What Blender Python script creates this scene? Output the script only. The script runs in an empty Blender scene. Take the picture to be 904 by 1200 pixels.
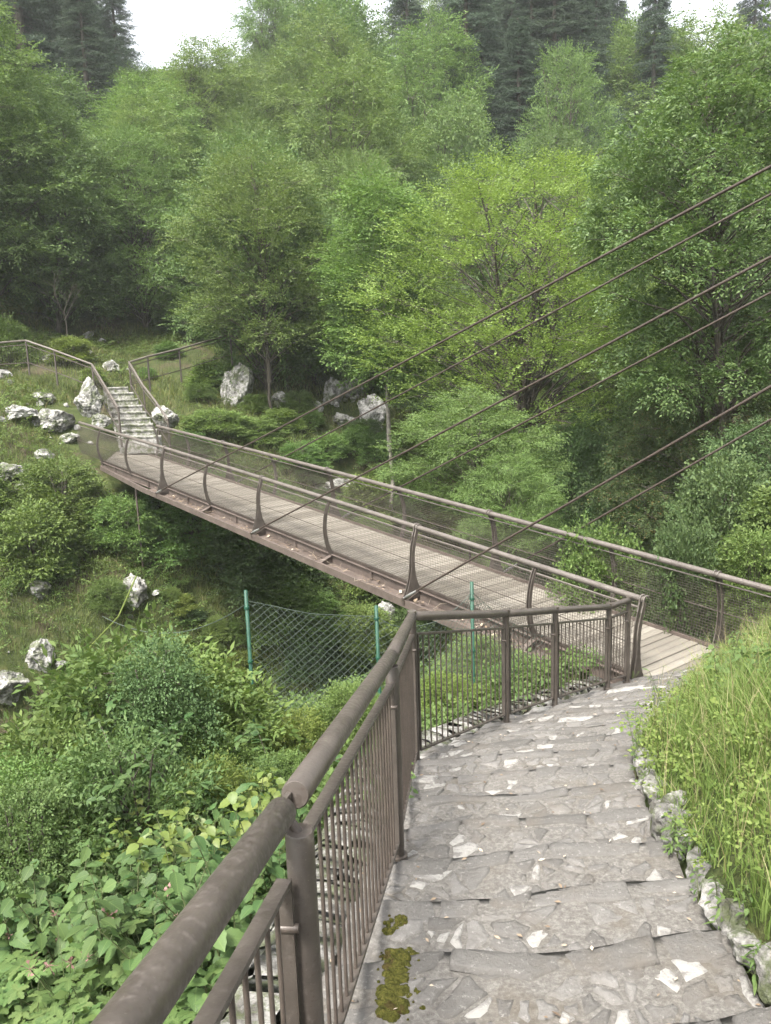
import bpy, bmesh, math, random
import numpy as np
from mathutils import Vector, Matrix, noise

random.seed(7)
RS = np.random.default_rng(11)
C = bpy.context.scene.collection
PI = math.pi

# ------------------------------------------------------------------ camera
F, PITCH, ROLL = 939.24, .1839, .0338          # focal length in photo pixels (904 wide)
cp, sp = math.cos(PITCH), math.sin(PITCH)
cr, sr = math.cos(ROLL), math.sin(ROLL)
def ray(u, v):
    X = (u - 452) / F; Y = (600 - v) / F
    x = X * cr + Y * sr; up = -X * sr + Y * cr
    return np.array([x, cp + up * sp, -sp + up * cp])
def at_y(u, v, y):
    d = ray(u, v); return d * (y / d[1])
def at_z(u, v, z):
    d = ray(u, v); return d * (z / d[2])
def project(x, y, z):
    fwd = y * cp - z * sp; up = y * sp + z * cp
    X = x * cr - up * sr; Y = x * sr + up * cr
    return 452 + F * X / fwd, 600 - F * Y / fwd

cam = bpy.data.cameras.new('camera')
co = bpy.data.objects.new('camera', cam); C.objects.link(co)
o0 = ray(452, 600)
ex = ray(453, 600) - o0; ex /= np.linalg.norm(ex)
ey = ray(452, 599) - o0; ey /= np.linalg.norm(ey)
ez = -o0 / np.linalg.norm(o0)
M = Matrix(((ex[0], ey[0], ez[0], 0), (ex[1], ey[1], ez[1], 0), (ex[2], ey[2], ez[2], 0), (0, 0, 0, 1)))
co.matrix_world = M
cam.sensor_fit = 'VERTICAL'; cam.sensor_height = 36
cam.lens = 36 * F / 1200
cam.clip_start = .05; cam.clip_end = 5000
bpy.context.scene.camera = co

# ------------------------------------------------------------------ tags and mesh helpers
def tag(o, label=None, cat=None, group=None, kind=None):
    if label: o['label'] = label
    if cat: o['category'] = cat
    if group: o['group'] = group
    if kind: o['kind'] = kind
    return o
def empty(name, loc=(0, 0, 0), rz=0, parent=None):
    o = bpy.data.objects.new(name, None); C.objects.link(o)
    o.location = loc; o.rotation_euler = (0, 0, rz); o.empty_display_size = .1
    if parent: o.parent = parent
    return o
def mesh_np(name, V, faces, uv=None, smooth=False, attr=None, tri=None):
    """fast mesh: V (n,3); faces (m,4) array of quads; optional tri (k,3)"""
    me = bpy.data.meshes.new(name)
    V = np.asarray(V, np.float32); faces = np.asarray(faces, np.int32)
    me.vertices.add(len(V)); me.vertices.foreach_set('co', V.ravel())
    k = faces.shape[1] if faces.ndim == 2 else 4
    li = faces.ravel(); n = len(faces)
    starts = np.arange(n, dtype=np.int32) * k
    if tri is not None and len(tri):
        starts = np.concatenate([starts, n * k + np.arange(len(tri), dtype=np.int32) * 3])
        li = np.concatenate([li, np.asarray(tri, np.int32).ravel()])
    me.loops.add(len(li)); me.loops.foreach_set('vertex_index', li)
    me.polygons.add(len(starts)); me.polygons.foreach_set('loop_start', starts)
    if smooth:
        me.polygons.foreach_set('use_smooth', np.ones(len(starts), bool))
    if uv is not None:
        l = me.uv_layers.new(name='UVMap'); l.data.foreach_set('uv', np.asarray(uv, np.float32)[li].ravel())
    if attr is not None:
        a = me.attributes.new('tint', 'FLOAT', 'POINT'); a.data.foreach_set('value', np.asarray(attr, np.float32))
    me.update(calc_edges=True)
    return me
def link(name, me, mat, parent=None, loc=None):
    o = bpy.data.objects.new(name, me); C.objects.link(o)
    if mat is not None:
        for m in (mat if isinstance(mat, (list, tuple)) else [mat]): me.materials.append(m)
    if parent: o.parent = parent
    if loc is not None: o.location = loc
    return o

class MB:
    """collects boxes, prisms and tubes, built as one mesh"""
    def __init__(s): s.v = []; s.f = []; s.mi = []; s.sm = []
    def add(s, vs, fs, mi=0, smooth=False):
        b = len(s.v); s.v += [tuple(p) for p in vs]
        for f in fs: s.f.append(tuple(i + b for i in f)); s.mi.append(mi); s.sm.append(smooth)
    def box(s, c, X, Y, Z, mi=0):
        c = np.array(c, float); X = np.array(X, float); Y = np.array(Y, float); Z = np.array(Z, float)
        vs = [c + a * X + b * Y + d * Z for a in (-1, 1) for b in (-1, 1) for d in (-1, 1)]
        s.add(vs, [(0, 1, 3, 2), (4, 6, 7, 5), (0, 4, 5, 1), (2, 3, 7, 6), (0, 2, 6, 4), (1, 5, 7, 3)], mi)
    def bar(s, a, b, w, h, up=(0, 0, 1), mi=0):
        a = np.array(a, float); b = np.array(b, float); d = b - a; L = np.linalg.norm(d); d /= L
        u = np.array(up, float); sd = np.cross(d, u); sd /= np.linalg.norm(sd); u = np.cross(sd, d)
        s.box((a + b) / 2, d * L / 2, sd * w / 2, u * h / 2, mi)
    def tube(s, pts, r, n=8, caps=True, mi=0, smooth=True):
        pts = [np.array(p, float) for p in pts]
        rs = r if isinstance(r, (list, tuple, np.ndarray)) else [r] * len(pts)
        ref = None; rings = []
        for i, p in enumerate(pts):
            t = (pts[min(i + 1, len(pts) - 1)] - pts[max(i - 1, 0)]); t = t / (np.linalg.norm(t) + 1e-12)
            if ref is None:
                ref = np.array([0, 0, 1.]) if abs(t[2]) < .9 else np.array([1., 0, 0])
            u = ref - t * (ref @ t); u /= np.linalg.norm(u) + 1e-12; w = np.cross(t, u); ref = u
            rings.append([p + rs[i] * (math.cos(2 * PI * k / n) * u + math.sin(2 * PI * k / n) * w) for k in range(n)])
        vs = [q for rg in rings for q in rg]; fs = []
        for i in range(len(pts) - 1):
            for k in range(n):
                fs.append((i * n + k, i * n + (k + 1) % n, (i + 1) * n + (k + 1) % n, (i + 1) * n + k))
        s.add(vs, fs, mi, smooth)
        if caps:
            b = len(pts) * n
            s.add(rings[0], [tuple(range(n))[::-1]], mi); s.add(rings[-1], [tuple(range(n))], mi)
    def prism(s, poly, ext, mi=0):
        """poly: list of 3-D points (planar), ext: extrusion vector"""
        n = len(poly); e = np.array(ext, float)
        a = [np.array(p, float) - e / 2 for p in poly]; b = [np.array(p, float) + e / 2 for p in poly]
        fs = [tuple(range(n))[::-1], tuple(range(n, 2 * n))] + [(i, (i + 1) % n, n + (i + 1) % n, n + i) for i in range(n)]
        s.add(a + b, fs, mi)
    def mesh(s, name, bevel=0):
        me = bpy.data.meshes.new(name); me.from_pydata([tuple(map(float, v)) for v in s.v], [], s.f)
        me.polygons.foreach_set('material_index', s.mi); me.polygons.foreach_set('use_smooth', s.sm)
        me.update()
        bm = bmesh.new(); bm.from_mesh(me)
        bmesh.ops.recalc_face_normals(bm, faces=bm.faces)
        bm.to_mesh(me); bm.free()
        return me
    def build(s, name, mat, parent=None, loc=None):
        return link(name, s.mesh(name), mat, parent, loc)

# ------------------------------------------------------------------ materials
class NT:
    def __init__(s, name):
        s.m = bpy.data.materials.new(name); s.m.use_nodes = True
        s.t = s.m.node_tree; s.t.nodes.clear()
        s.out = s.n('ShaderNodeOutputMaterial')
    def n(s, typ, **kw):
        nd = s.t.nodes.new(typ)
        for k, v in kw.items():
            if k.startswith('i_'):
                nd.inputs[k[2:].replace('_', ' ')].default_value = v
            else: setattr(nd, k, v)
        return nd
    def l(s, a, b): s.t.links.new(a, b)
    def ramp(s, fac, stops):
        r = s.n('ShaderNodeValToRGB'); e = r.color_ramp.elements
        while len(e) < len(stops): e.new(.5)
        for k, (p, c) in enumerate(stops):
            e[k].position = p; e[k].color = (*c, 1) if len(c) == 3 else c
        s.l(fac, r.inputs[0]); return r.outputs[0]
    def noise(s, scale, detail=4, rough=.55, vec=None, dist=0):
        nd = s.n('ShaderNodeTexNoise'); nd.inputs['Scale'].default_value = scale; nd.inputs['Detail'].default_value = detail
        nd.inputs['Roughness'].default_value = rough; nd.inputs['Distortion'].default_value = dist
        if vec is not None: s.l(vec, nd.inputs['Vector'])
        return nd.outputs['Fac']
    def mix(s, fac, a, b, typ='MIX'):
        m = s.n('ShaderNodeMix', data_type='RGBA', blend_type=typ)
        for sock, val in ((m.inputs[0], fac), (m.inputs[6], a), (m.inputs[7], b)):
            if hasattr(val, 'links') or hasattr(val, 'is_linked'): s.l(val, sock)
            elif isinstance(val, (int, float)): sock.default_value = val
            else: sock.default_value = (*val, 1)
        return m.outputs[2]
    def math(s, op, a, b=None):
        m = s.n('ShaderNodeMath', operation=op)
        for k, val in enumerate((a, b)):
            if val is None: continue
            if hasattr(val, 'is_linked'): s.l(val, m.inputs[k])
            else: m.inputs[k].default_value = val
        return m.outputs[0]
    def pos(s): return s.n('ShaderNodeNewGeometry').outputs['Position']
    def objc(s): return s.n('ShaderNodeTexCoord').outputs['Object']
    def bump(s, h, strength=.5, dist=.01):
        b = s.n('ShaderNodeBump'); b.inputs['Strength'].default_value = strength; b.inputs['Distance'].default_value = dist
        s.l(h, b.inputs['Height']); return b.outputs[0]
    def pbr(s, col, rough=.8, metal=0, normal=None, spec=.5):
        p = s.n('ShaderNodeBsdfPrincipled')
        if hasattr(col, 'is_linked'): s.l(col, p.inputs['Base Color'])
        else: p.inputs['Base Color'].default_value = (*col, 1)
        if hasattr(rough, 'is_linked'): s.l(rough, p.inputs['Roughness'])
        else: p.inputs['Roughness'].default_value = rough
        p.inputs['Metallic'].default_value = metal
        p.inputs['Specular IOR Level'].default_value = spec
        if normal is not None: s.l(normal, p.inputs['Normal'])
        s.l(p.outputs[0], s.out.inputs[0]); return s.m

def leaf_mat(name, c1, c2, trans=.35, hue=.02, rough=.6, veins=False, obj_var=.25, spec=.18, spot=None):
    """c1..c2: colour range over the single leaves; every plant shifts a little as a whole"""
    t = NT(name)
    g = t.n('ShaderNodeNewGeometry'); oi = t.n('ShaderNodeObjectInfo')
    stops = [(0, c1), (1, c2)]
    if spot: stops = [(0, c1), (.9, c2), (.94, spot), (1, spot)]
    col = t.ramp(g.outputs['Random Per Island'], stops)
    hs = t.n('ShaderNodeHueSaturation')
    mr = t.n('ShaderNodeMapRange'); mr.inputs['To Min'].default_value = 1 - obj_var; mr.inputs['To Max'].default_value = 1 + obj_var
    t.l(oi.outputs['Random'], mr.inputs['Value']); t.l(mr.outputs[0], hs.inputs['Value'])
    mh = t.n('ShaderNodeMapRange'); mh.inputs['To Min'].default_value = .5 - hue; mh.inputs['To Max'].default_value = .5 + hue
    fr = t.math('FRACT', t.math('MULTIPLY', oi.outputs['Random'], 7.31))
    t.l(fr, mh.inputs['Value']); t.l(mh.outputs[0], hs.inputs['Hue'])
    hs.inputs['Saturation'].default_value = .9; t.l(col, hs.inputs['Color']); col = hs.outputs[0]
    nrm = None
    if veins:
        uv = t.n('ShaderNodeTexCoord').outputs['UV']; sx = t.n('ShaderNodeSeparateXYZ'); t.l(uv, sx.inputs[0])
        ax = t.math('ABSOLUTE', t.math('SUBTRACT', sx.outputs[0], .5))
        st = t.math('SINE', t.math('MULTIPLY', t.math('SUBTRACT', sx.outputs[1], t.math('MULTIPLY', ax, .55)), 62))
        sv = t.math('POWER', t.math('MAXIMUM', st, 0), 6)
        mid = t.math('LESS_THAN', ax, .022)
        vv = t.math('MAXIMUM', t.math('MULTIPLY', sv, .35), t.math('MULTIPLY', mid, .8))
        lt = t.mix(.5, col, (.16, .22, .07))
        col = t.mix(vv, col, lt)
        nrm = t.bump(t.math('MULTIPLY', vv, -1), .35, .003)
    p = t.n('ShaderNodeBsdfPrincipled'); p.inputs['Roughness'].default_value = rough
    p.inputs['Specular IOR Level'].default_value = spec
    t.l(col, p.inputs['Base Color'])
    tr = t.n('ShaderNodeBsdfTranslucent')
    warm = t.mix(1.0, col, (1.12, 1.15, .75), 'MULTIPLY'); t.l(warm, tr.inputs[0])
    if nrm is not None: t.l(nrm, p.inputs['Normal'])
    mx = t.n('ShaderNodeMixShader'); mx.inputs[0].default_value = trans
    t.l(p.outputs[0], mx.inputs[1]); t.l(tr.outputs[0], mx.inputs[2]); t.l(mx.outputs[0], t.out.inputs[0])
    return t.m

def metal_mat(name, c1, c2, c3, scale=6, rough=.45, metal=.25):
    t = NT(name); p = t.pos()
    a = t.noise(scale, 6, .65, p); b = t.noise(scale * 9, 4, .6, p); s_ = t.noise(95, 2, .5, p)
    col = t.ramp(a, [(.3, c1), (.62, c2)])
    col = t.mix(t.math('MULTIPLY', t.ramp(b, [(.55, (0, 0, 0)), (.72, (1, 1, 1))]), .4), col, c3)
    chip = t.noise(scale * 22, 3, .6, p)
    col = t.mix(t.math('MULTIPLY', t.ramp(chip, [(.66, (0, 0, 0)), (.7, (1, 1, 1))]), .55), col, c3)
    col = t.mix(t.math('MULTIPLY', t.ramp(s_, [(.62, (0, 0, 0)), (.7, (1, 1, 1))]), .45), col, (.045, .03, .024))
    rg = t.ramp(b, [(.3, (rough - .1,) * 3), (.7, (rough + .2,) * 3)])
    return t.pbr(col, rg, metal, t.bump(b, .12, .004))

def rock_mat(name, dark, mid, light, scale=3.0, moss=.0):
    t = NT(name); p = t.pos()
    a = t.noise(scale, 9, .68, p, .4); b = t.noise(scale * 5, 8, .7, p)
    v = t.n('ShaderNodeTexVoronoi', feature='DISTANCE_TO_EDGE'); v.inputs['Scale'].default_value = scale * 1.3
    t.l(t.mix(.25, p, t.n('ShaderNodeTexNoise').outputs['Color'], 'ADD'), v.inputs['Vector'])
    col = t.ramp(a, [(.34, dark), (.47, mid), (.56, light), (.8, tuple(min(.75, q * 1.15) for q in light))])
    cr_ = t.ramp(v.outputs['Distance'], [(0, (0, 0, 0)), (.035, (1, 1, 1))])
    col = t.mix(t.math('MULTIPLY', t.math('SUBTRACT', 1, cr_), .55), col, (.06, .06, .055))
    col = t.mix(t.math('MULTIPLY', t.ramp(b, [(.5, (0, 0, 0)), (.66, (1, 1, 1))]), .45), col, dark)
    if moss:
        mz = t.n('ShaderNodeSeparateXYZ'); t.l(t.n('ShaderNodeNewGeometry').outputs['Normal'], mz.inputs[0])
        mk = t.math('MULTIPLY', t.ramp(t.noise(scale * 1.1, 7, .7, p), [(.98 - moss, (0, 0, 0)), (1.08 - moss, (1, 1, 1))]), .8)
        col = t.mix(mk, col, (.06, .075, .025))
    return t.pbr(col, .9, 0, t.bump(t.math('ADD', a, t.math('MULTIPLY', b, .5)), .8, .06), .25)

m_rail = metal_mat('weathered_brown_paint', (.052, .043, .036), (.082, .069, .058), (.135, .117, .1), 7, .42, .2)
m_railtop = metal_mat('weathered_brown_paint_greyer', (.078, .066, .056), (.122, .106, .092), (.2, .182, .162), 5, .45, .2)
m_girder = metal_mat('rusty_brown_girder', (.06, .045, .037), (.1, .078, .065), (.165, .138, .118), 3, .6, .1)
m_bar = metal_mat('dark_brown_bar', (.05, .04, .034), (.085, .068, .056), (.13, .1, .08), 12, .5, .2)
m_cable = metal_mat('dark_brown_steel_rope', (.045, .034, .028), (.08, .06, .05), (.11, .09, .07), 25, .5, .4)
m_steel = metal_mat('dull_zinc', (.28, .28, .28), (.42, .42, .41), (.5, .5, .5), 20, .4, .7)
m_wire = metal_mat('brown_wire_mesh', (.06, .05, .04), (.1, .085, .07), (.13, .11, .09), 12, .55, .3)
m_green = metal_mat('green_plastic_coat', (.006, .038, .022), (.01, .058, .033), (.025, .09, .055), 9, .45, 0)
m_gwire = metal_mat('green_grey_wire', (.035, .055, .04), (.07, .09, .075), (.12, .13, .11), 9, .5, .2)
m_rockw = rock_mat('pale_limestone', (.06, .06, .052), (.19, .185, .17), (.36, .35, .33), 2.6, .5)
m_rockg = rock_mat('grey_limestone', (.08, .08, .07), (.24, .235, .22), (.45, .44, .42), 3.2, .42)
m_fstep = rock_mat('grey_step_stone', (.12, .115, .105), (.2, .195, .18), (.3, .29, .27), 5, .5)
m_kerb = rock_mat('kerb_limestone', (.065, .06, .052), (.165, .158, .143), (.29, .28, .26), 7, .5)
m_bark = None

def bark_mat():
    t = NT('grey_brown_bark'); p = t.objc()
    mp = t.n('ShaderNodeMapping'); mp.inputs['Scale'].default_value = (6, 6, 1.2); t.l(p, mp.inputs[0])
    a = t.noise(3, 6, .65, mp.outputs[0])
    col = t.ramp(a, [(.3, (.03, .026, .02)), (.55, (.075, .065, .052)), (.75, (.17, .16, .14))])
    return t.pbr(col, .9, 0, t.bump(a, .7, .03), .2)
m_bark = bark_mat()
def palebark_mat():
    t = NT('pale_bark'); p = t.objc()
    a = t.noise(4, 6, .65, p)
    col = t.ramp(a, [(.35, (.09, .08, .065)), (.6, (.24, .22, .19))])
    return t.pbr(col, .9, 0, t.bump(a, .5, .03), .2)
m_pale = palebark_mat()

def plank_mat():
    t = NT('weathered_planks'); g = t.n('ShaderNodeNewGeometry'); p = t.objc()
    uv = t.n('ShaderNodeTexCoord').outputs['UV']
    mp = t.n('ShaderNodeMapping'); mp.inputs['Scale'].default_value = (2.2, 45, 1); t.l(uv, mp.inputs[0])
    gr = t.noise(2.2, 7, .65, mp.outputs[0], .3)
    col = t.ramp(g.outputs['Random Per Island'], [(0, (.115, .106, .086)), (.5, (.18, .167, .138)), (1, (.25, .233, .196))])
    col = t.mix(t.ramp(gr, [(.35, (0, 0, 0)), (.7, (1, 1, 1))]), t.mix(.42, col, (.1, .075, .06)), col)
    st = t.noise(1.3, 6, .6, t.pos())
    col = t.mix(t.math('MULTIPLY', t.ramp(st, [(.5, (0, 0, 0)), (.7, (1, 1, 1))]), .5), col, (.11, .098, .085))
    return t.pbr(col, .8, 0, t.bump(gr, .4, .006), .3)
m_plank = plank_mat()

def ground_mat():
    t = NT('mossy_soil'); p = t.pos()
    a = t.noise(.55, 8, .65, p); b = t.noise(3.1, 8, .7, p); c_ = t.noise(14, 6, .7, p)
    col = t.ramp(b, [(.3, (.028, .036, .014)), (.5, (.05, .065, .022)), (.7, (.085, .085, .035))])
    col = t.mix(t.ramp(a, [(.52, (0, 0, 0)), (.66, (1, 1, 1))]), col, t.ramp(c_, [(.35, (.045, .034, .022)), (.7, (.12, .098, .066))]))
    col = t.mix(t.math('MULTIPLY', t.math('GREATER_THAN', c_, .62), .5), col, (.02, .022, .012))
    return t.pbr(col, .95, 0, t.bump(t.math('ADD', b, c_), .9, .08), .1)
m_ground = ground_mat()

def stone_mat(name='grey_paving_stone'):
    t = NT(name); p = t.pos()
    at = t.n('ShaderNodeAttribute', attribute_name='tint')
    a = t.noise(9, 8, .7, p); b = t.noise(55, 6, .7, p); c_ = t.noise(3.0, 6, .6, p)
    gs = [(0, (.085, .08, .073)), (.45, (.13, .123, .114)), (.8, (.17, .161, .149))]
    grey = t.ramp(at.outputs['Fac'], gs)
    worn = t.noise(13, 7, .7, p, .5)
    wm = t.math('MULTIPLY', t.ramp(at.outputs['Fac'], [(.8, (0, 0, 0)), (.84, (1, 1, 1))]), t.ramp(worn, [(.42, (0, 0, 0)), (.5, (1, 1, 1))]))
    col = t.mix(t.ramp(a, [(.4, (0, 0, 0)), (.6, (1, 1, 1))]), t.mix(.5, grey, (.085, .078, .07)), grey)
    scr = t.noise(38, 8, .75, p)
    col = t.mix(t.math('MULTIPLY', t.ramp(scr, [(.56, (0, 0, 0)), (.68, (1, 1, 1))]), .6), col, (.3, .285, .265))
    col = t.mix(t.math('MULTIPLY', t.ramp(c_, [(.52, (0, 0, 0)), (.68, (1, 1, 1))]), .5), col, (.1, .085, .068))
    col = t.mix(wm, col, t.mix(b, (.19, .181, .166), (.31, .3, .277)))
    return t.pbr(col, .85, 0, t.bump(t.math('ADD', a, t.math('MULTIPLY', b, .8)), .9, .014), .3)
m_stone = stone_mat()
def mortar_mat():
    t = NT('grey_mortar'); p = t.pos()
    b = t.noise(45, 7, .75, p); a = t.noise(4, 6, .6, p)
    col = t.ramp(b, [(.3, (.07, .064, .057)), (.5, (.12, .112, .101)), (.68, (.195, .184, .168))])
    col = t.mix(t.ramp(a, [(.5, (0, 0, 0)), (.7, (1, 1, 1))]), col, t.mix(.5, col, (.09, .075, .055)))
    return t.pbr(col, .95, 0, t.bump(b, .8, .012), .2)
m_mortar = mortar_mat()
def moss_mat():
    t = NT('olive_moss'); p = t.pos(); b = t.noise(60, 6, .7, p); a = t.noise(9, 4, .6, p)
    col = t.ramp(b, [(.3, (.02, .022, .005)), (.5, (.06, .06, .013)), (.7, (.12, .11, .028))])
    col = t.mix(t.math('MULTIPLY', t.math('GREATER_THAN', a, .6), .6), col, (.05, .032, .015))
    return t.pbr(col, .95, 0, t.bump(b, 1, .02), .1)
m_moss = moss_mat()

# ------------------------------------------------------------------ bridge frame
P0 = np.array([2.1958, 11.4988, -4.1136]); AZ = .6558; SPC = 2.7067; W = 1.7611; SLOPE = .0699
D2 = np.array([-math.sin(AZ), math.cos(AZ)]); N2 = np.array([math.cos(AZ), math.sin(AZ)])
D3 = np.array([D2[0], D2[1], SLOPE]); N3 = np.array([N2[0], N2[1], 0])
def bp(st, t, h):
    """point on the bridge: metres along, across (0 near edge .. W far edge), above the deck"""
    z = P0[2] + SLOPE * st - .0003 * st * st + h
    return np.array([P0[0] + D2[0] * st + N2[0] * t, P0[1] + D2[1] * st + N2[1] * t, z])

# ------------------------------------------------------------------ stair corridor
def stair_z(x, y): return np.maximum(-1.55 - .26 * np.asarray(y, float), -4.24)
def on_stair(u, v):
    d = ray(u, v); p = d * (-1.55 / (d[2] + .26 * d[1]))
    if p[2] < -4.24: p = d * (-4.24 / d[2])
    return p
KPX = [(895, 1170), (840, 1090), (790, 1000), (760, 950), (742, 905), (745, 870), (772, 843), (800, 815), (846, 781), (882, 753)]
kerb_in = [np.array([1.12, -3.0, 0]), np.array([1.14, 0., 0])] + [on_stair(*q) for q in KPX]
KERB = np.array([k[:2] for k in kerb_in])
POSTS = [np.array(p, float) for p in [(-.62, .15), (-.28, 1.72), (-.015, 3.8), (.16, 5.75), (1.09, 7.12), (1.69, 7.93), (2.52, 8.96), (2.86, 9.40)]]
LEFT = np.array([(-1.2, -3.0)] + [tuple(p) for p in POSTS] + [(3.2, 9.75)])
BANK = np.array([tuple(k) for k in KERB] + [(9, 16.5), (60, 16.5), (60, -30), (1.12, -30)])
CORR = np.array([tuple(k) for k in LEFT] + [tuple(k) for k in KERB[::-1]])

def inside(poly, x, y):
    x = np.asarray(x, float); y = np.asarray(y, float); r = np.zeros(x.shape, bool); n = len(poly)
    for i in range(n):
        x1, y1 = poly[i]; x2, y2 = poly[(i + 1) % n]
        c = ((y1 > y) != (y2 > y)) & (x < (x2 - x1) * (y - y1) / (y2 - y1 + 1e-12) + x1)
        r ^= c
    return r
def dist_poly(pl, x, y):
    x = np.asarray(x, float); y = np.asarray(y, float); best = np.full(x.shape, 1e9)
    for (ax, ay), (bx, by) in zip(pl[:-1], pl[1:]):
        dx, dy = bx - ax, by - ay; t = np.clip(((x - ax) * dx + (y - ay) * dy) / (dx * dx + dy * dy), 0, 1)
        best = np.minimum(best, np.hypot(x - ax - t * dx, y - ay - t * dy))
    return best

_perm = RS.permutation(512)
_g2 = RS.uniform(-1, 1, (512,))
def vnoise(x, y):
    xi = np.floor(x).astype(int); yi = np.floor(y).astype(int); fx = x - xi; fy = y - yi
    fx = fx * fx * (3 - 2 * fx); fy = fy * fy * (3 - 2 * fy)
    h = lambda a, b: _g2[(_perm[a & 511] + b) & 511]
    return (h(xi, yi) * (1 - fx) + h(xi + 1, yi) * fx) * (1 - fy) + (h(xi, yi + 1) * (1 - fx) + h(xi + 1, yi + 1) * fx) * fy
def fbm(x, y, o=4):
    r = 0; a = 1
    for k in range(o): r = r + a * vnoise(x * 2 ** k + 17.3 * k, y * 2 ** k - 9.1 * k); a *= .5
    return r
PS = [-60, -12, -6, 0, 2.5, 5, 8, 11, 14, 16, 20, 23, 26, 30, 40, 50, 60, 80, 110, 200, 900]
PZ = [4, -.6, -2.3, -4.15, -5.2, -8.5, -12, -12.4, -9.2, -6.8, -3.3, -1.55, -.7, .5, 3.6, 8.4, 14.5, 24.5, 34.5, 42, 46]
def ground(x, y):
    x = np.asarray(x, float); y = np.asarray(y, float)
    s = (x - P0[0]) * D2[0] + (y - P0[1]) * D2[1]; t = (x - P0[0]) * N2[0] + (y - P0[1]) * N2[1]
    s_w = s + 1.1 * fbm(x * .16, y * .16, 2) * np.clip((s - 3) / 5, 0, 1)
    z = np.interp(s_w, PS, PZ)
    far = np.clip((s - 2) / 6, 0, 1) * (1 - np.exp(-((t - .6) / 2.4) ** 2 - ((s - 22) / 4.5) ** 2))
    z = z + far * (.55 * fbm(x * .22 + 3, y * .22, 3) + .14 * fbm(x * 1.1, y * 1.1, 3)) + .05 * fbm(x * 1.7, y * 1.7, 3) * (1 - far)
    # ravine deepens to the right of the bridge
    z = z - 1.8 * np.clip((t - 5) / 8, 0, 1) * np.clip((s - 2) / 5, 0, 1) * np.clip((24 - s) / 8, 0, 1)
    # under the bridge: keep the far head below the deck
    ub = (t > -.8) & (t < W + .8) & (s < 19.5) & (s > -4.5)
    z = np.where(ub, np.minimum(z, -4.6 + SLOPE * np.maximum(s, 0) - .0003 * s * s), z)
    z = np.where((t > -1.0) & (t < 2.6) & (s > 19) & (s < 25.5), np.minimum(z, np.interp(s, [19, 20.6, 24.2, 25.5], [-3.4, -3.0, -1.3, -.9])), z)
    # left of the railing the bank lies a little lower
    lb = inside(BANK, x, y)
    cor = inside(CORR, x, y)
    dl = dist_poly(LEFT, x, y)
    z = np.where(~lb & ~cor & (s < 3), z - .25 - .12 * np.clip(dl, 0, 4) * (s < 1), z)
    # grassy bank on the right
    dk = dist_poly(KERB, x, y)
    bz = np.maximum(stair_z(x, y), -4.24) + .1 + np.minimum(.52 * dk, 1.15 + .2 * dk) * np.clip(1.25 - y / 26, .75, 1.1) + .06 * fbm(x * 1.3, y * 1.3, 3)
    fade = np.clip((1.5 - s) / 2.5, 0, 1)
    z = np.where(lb, np.minimum(bz, 3.5) * fade + np.minimum(z, bz) * (1 - fade), z)
    z = np.where(cor | (dl < .35), np.minimum(stair_z(x, y) - .3, z + 5), z)
    return z
def gz(x, y): return float(ground(np.array([x]), np.array([y]))[0])
def hit(u, v, y0=8., y1=120.):
    d = ray(u, v); ys = np.linspace(y0, y1, 1200); k = ys / d[1]
    g = ground(d[0] * k, ys); below = d[2] * k < g
    i = int(np.argmax(below)) if below.any() else len(ys) - 1
    y = ys[i]; return np.array([d[0] * k[i], y, g[i]])

# ------------------------------------------------------------------ ground sheet
def axis(lo, hi, c, fine, n):
    u = np.linspace(-1, 1, n); k = 5.2
    a = np.sinh(u * k) / math.sinh(k)
    return np.where(a < 0, c + a * (c - lo), c + a * (hi - c))
gx = np.unique(np.concatenate([np.linspace(-60, -14, 90), np.linspace(-14, 9, 190), np.linspace(9, 60, 90), [-320, -240, -180, -140, -100, -80, 80, 100, 140, 180, 240, 320]]))
gy = np.unique(np.concatenate([np.linspace(-6, 34, 330), np.linspace(34, 120, 130), [-260, -180, -100, -50, -25, -12, 150, 200, 290, 380]]))
GX, GY = np.meshgrid(gx, gy); GZ = ground(GX, GY)
V = np.stack([GX.ravel(), GY.ravel(), GZ.ravel()], 1)
nx, ny = len(gx), len(gy); ii = (np.arange(ny - 1)[:, None] * nx + np.arange(nx - 1)[None, :]).ravel()
me = mesh_np('ground', V, np.stack([ii, ii + 1, ii + 1 + nx, ii + nx], 1), smooth=True)
o = link('ground', me, m_ground); tag(o, 'mossy earth slopes of the ravine and hillside', 'ground', kind='structure')

# ------------------------------------------------------------------ rocks
def rock_mesh(seed, sub=5, rough=.24):
    rnd = random.Random(seed); bm = bmesh.new()
    bmesh.ops.create_icosphere(bm, subdivisions=sub, radius=1)
    off = Vector((rnd.uniform(-50, 50), rnd.uniform(-50, 50), rnd.uniform(-50, 50)))
    planes = [(Vector((rnd.gauss(0, 1), rnd.gauss(0, 1), rnd.gauss(0, 1))).normalized(), rnd.uniform(.5, .88)) for _ in range(20)]
    lay = Vector((rnd.gauss(0, .3), rnd.gauss(0, .3), 1)).normalized(); lf = rnd.uniform(3.5, 6)
    for v in bm.verts:
        d = v.co.normalized(); r = 1.0
        for n_, h in planes:
            q = d.dot(n_)
            if q > .05: r = min(r, h / q)
        r += rough * .5 * noise.fractal(d * 1.6 + off, 1.0, 2.0, 3) + rough * .22 * noise.fractal(d * 5 + off, .9, 2.0, 4) - rough * .35 * abs(noise.noise(d * 3.1 + off))
        st = d.dot(lay) * r * lf + 1.2 * noise.noise(d * 2 + off); r -= .035 * max(0, 1 - abs((st % 1) - .5) * 7)     # bedding cracks
        r -= .055 * max(0, 1 - abs(noise.noise(d * 2.3 + off * 1.7)) * 9)                                      # cross fractures
        v.co = d * r
    me = bpy.data.meshes.new('rock'); bm.to_mesh(me); bm.free()
    return me
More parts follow.
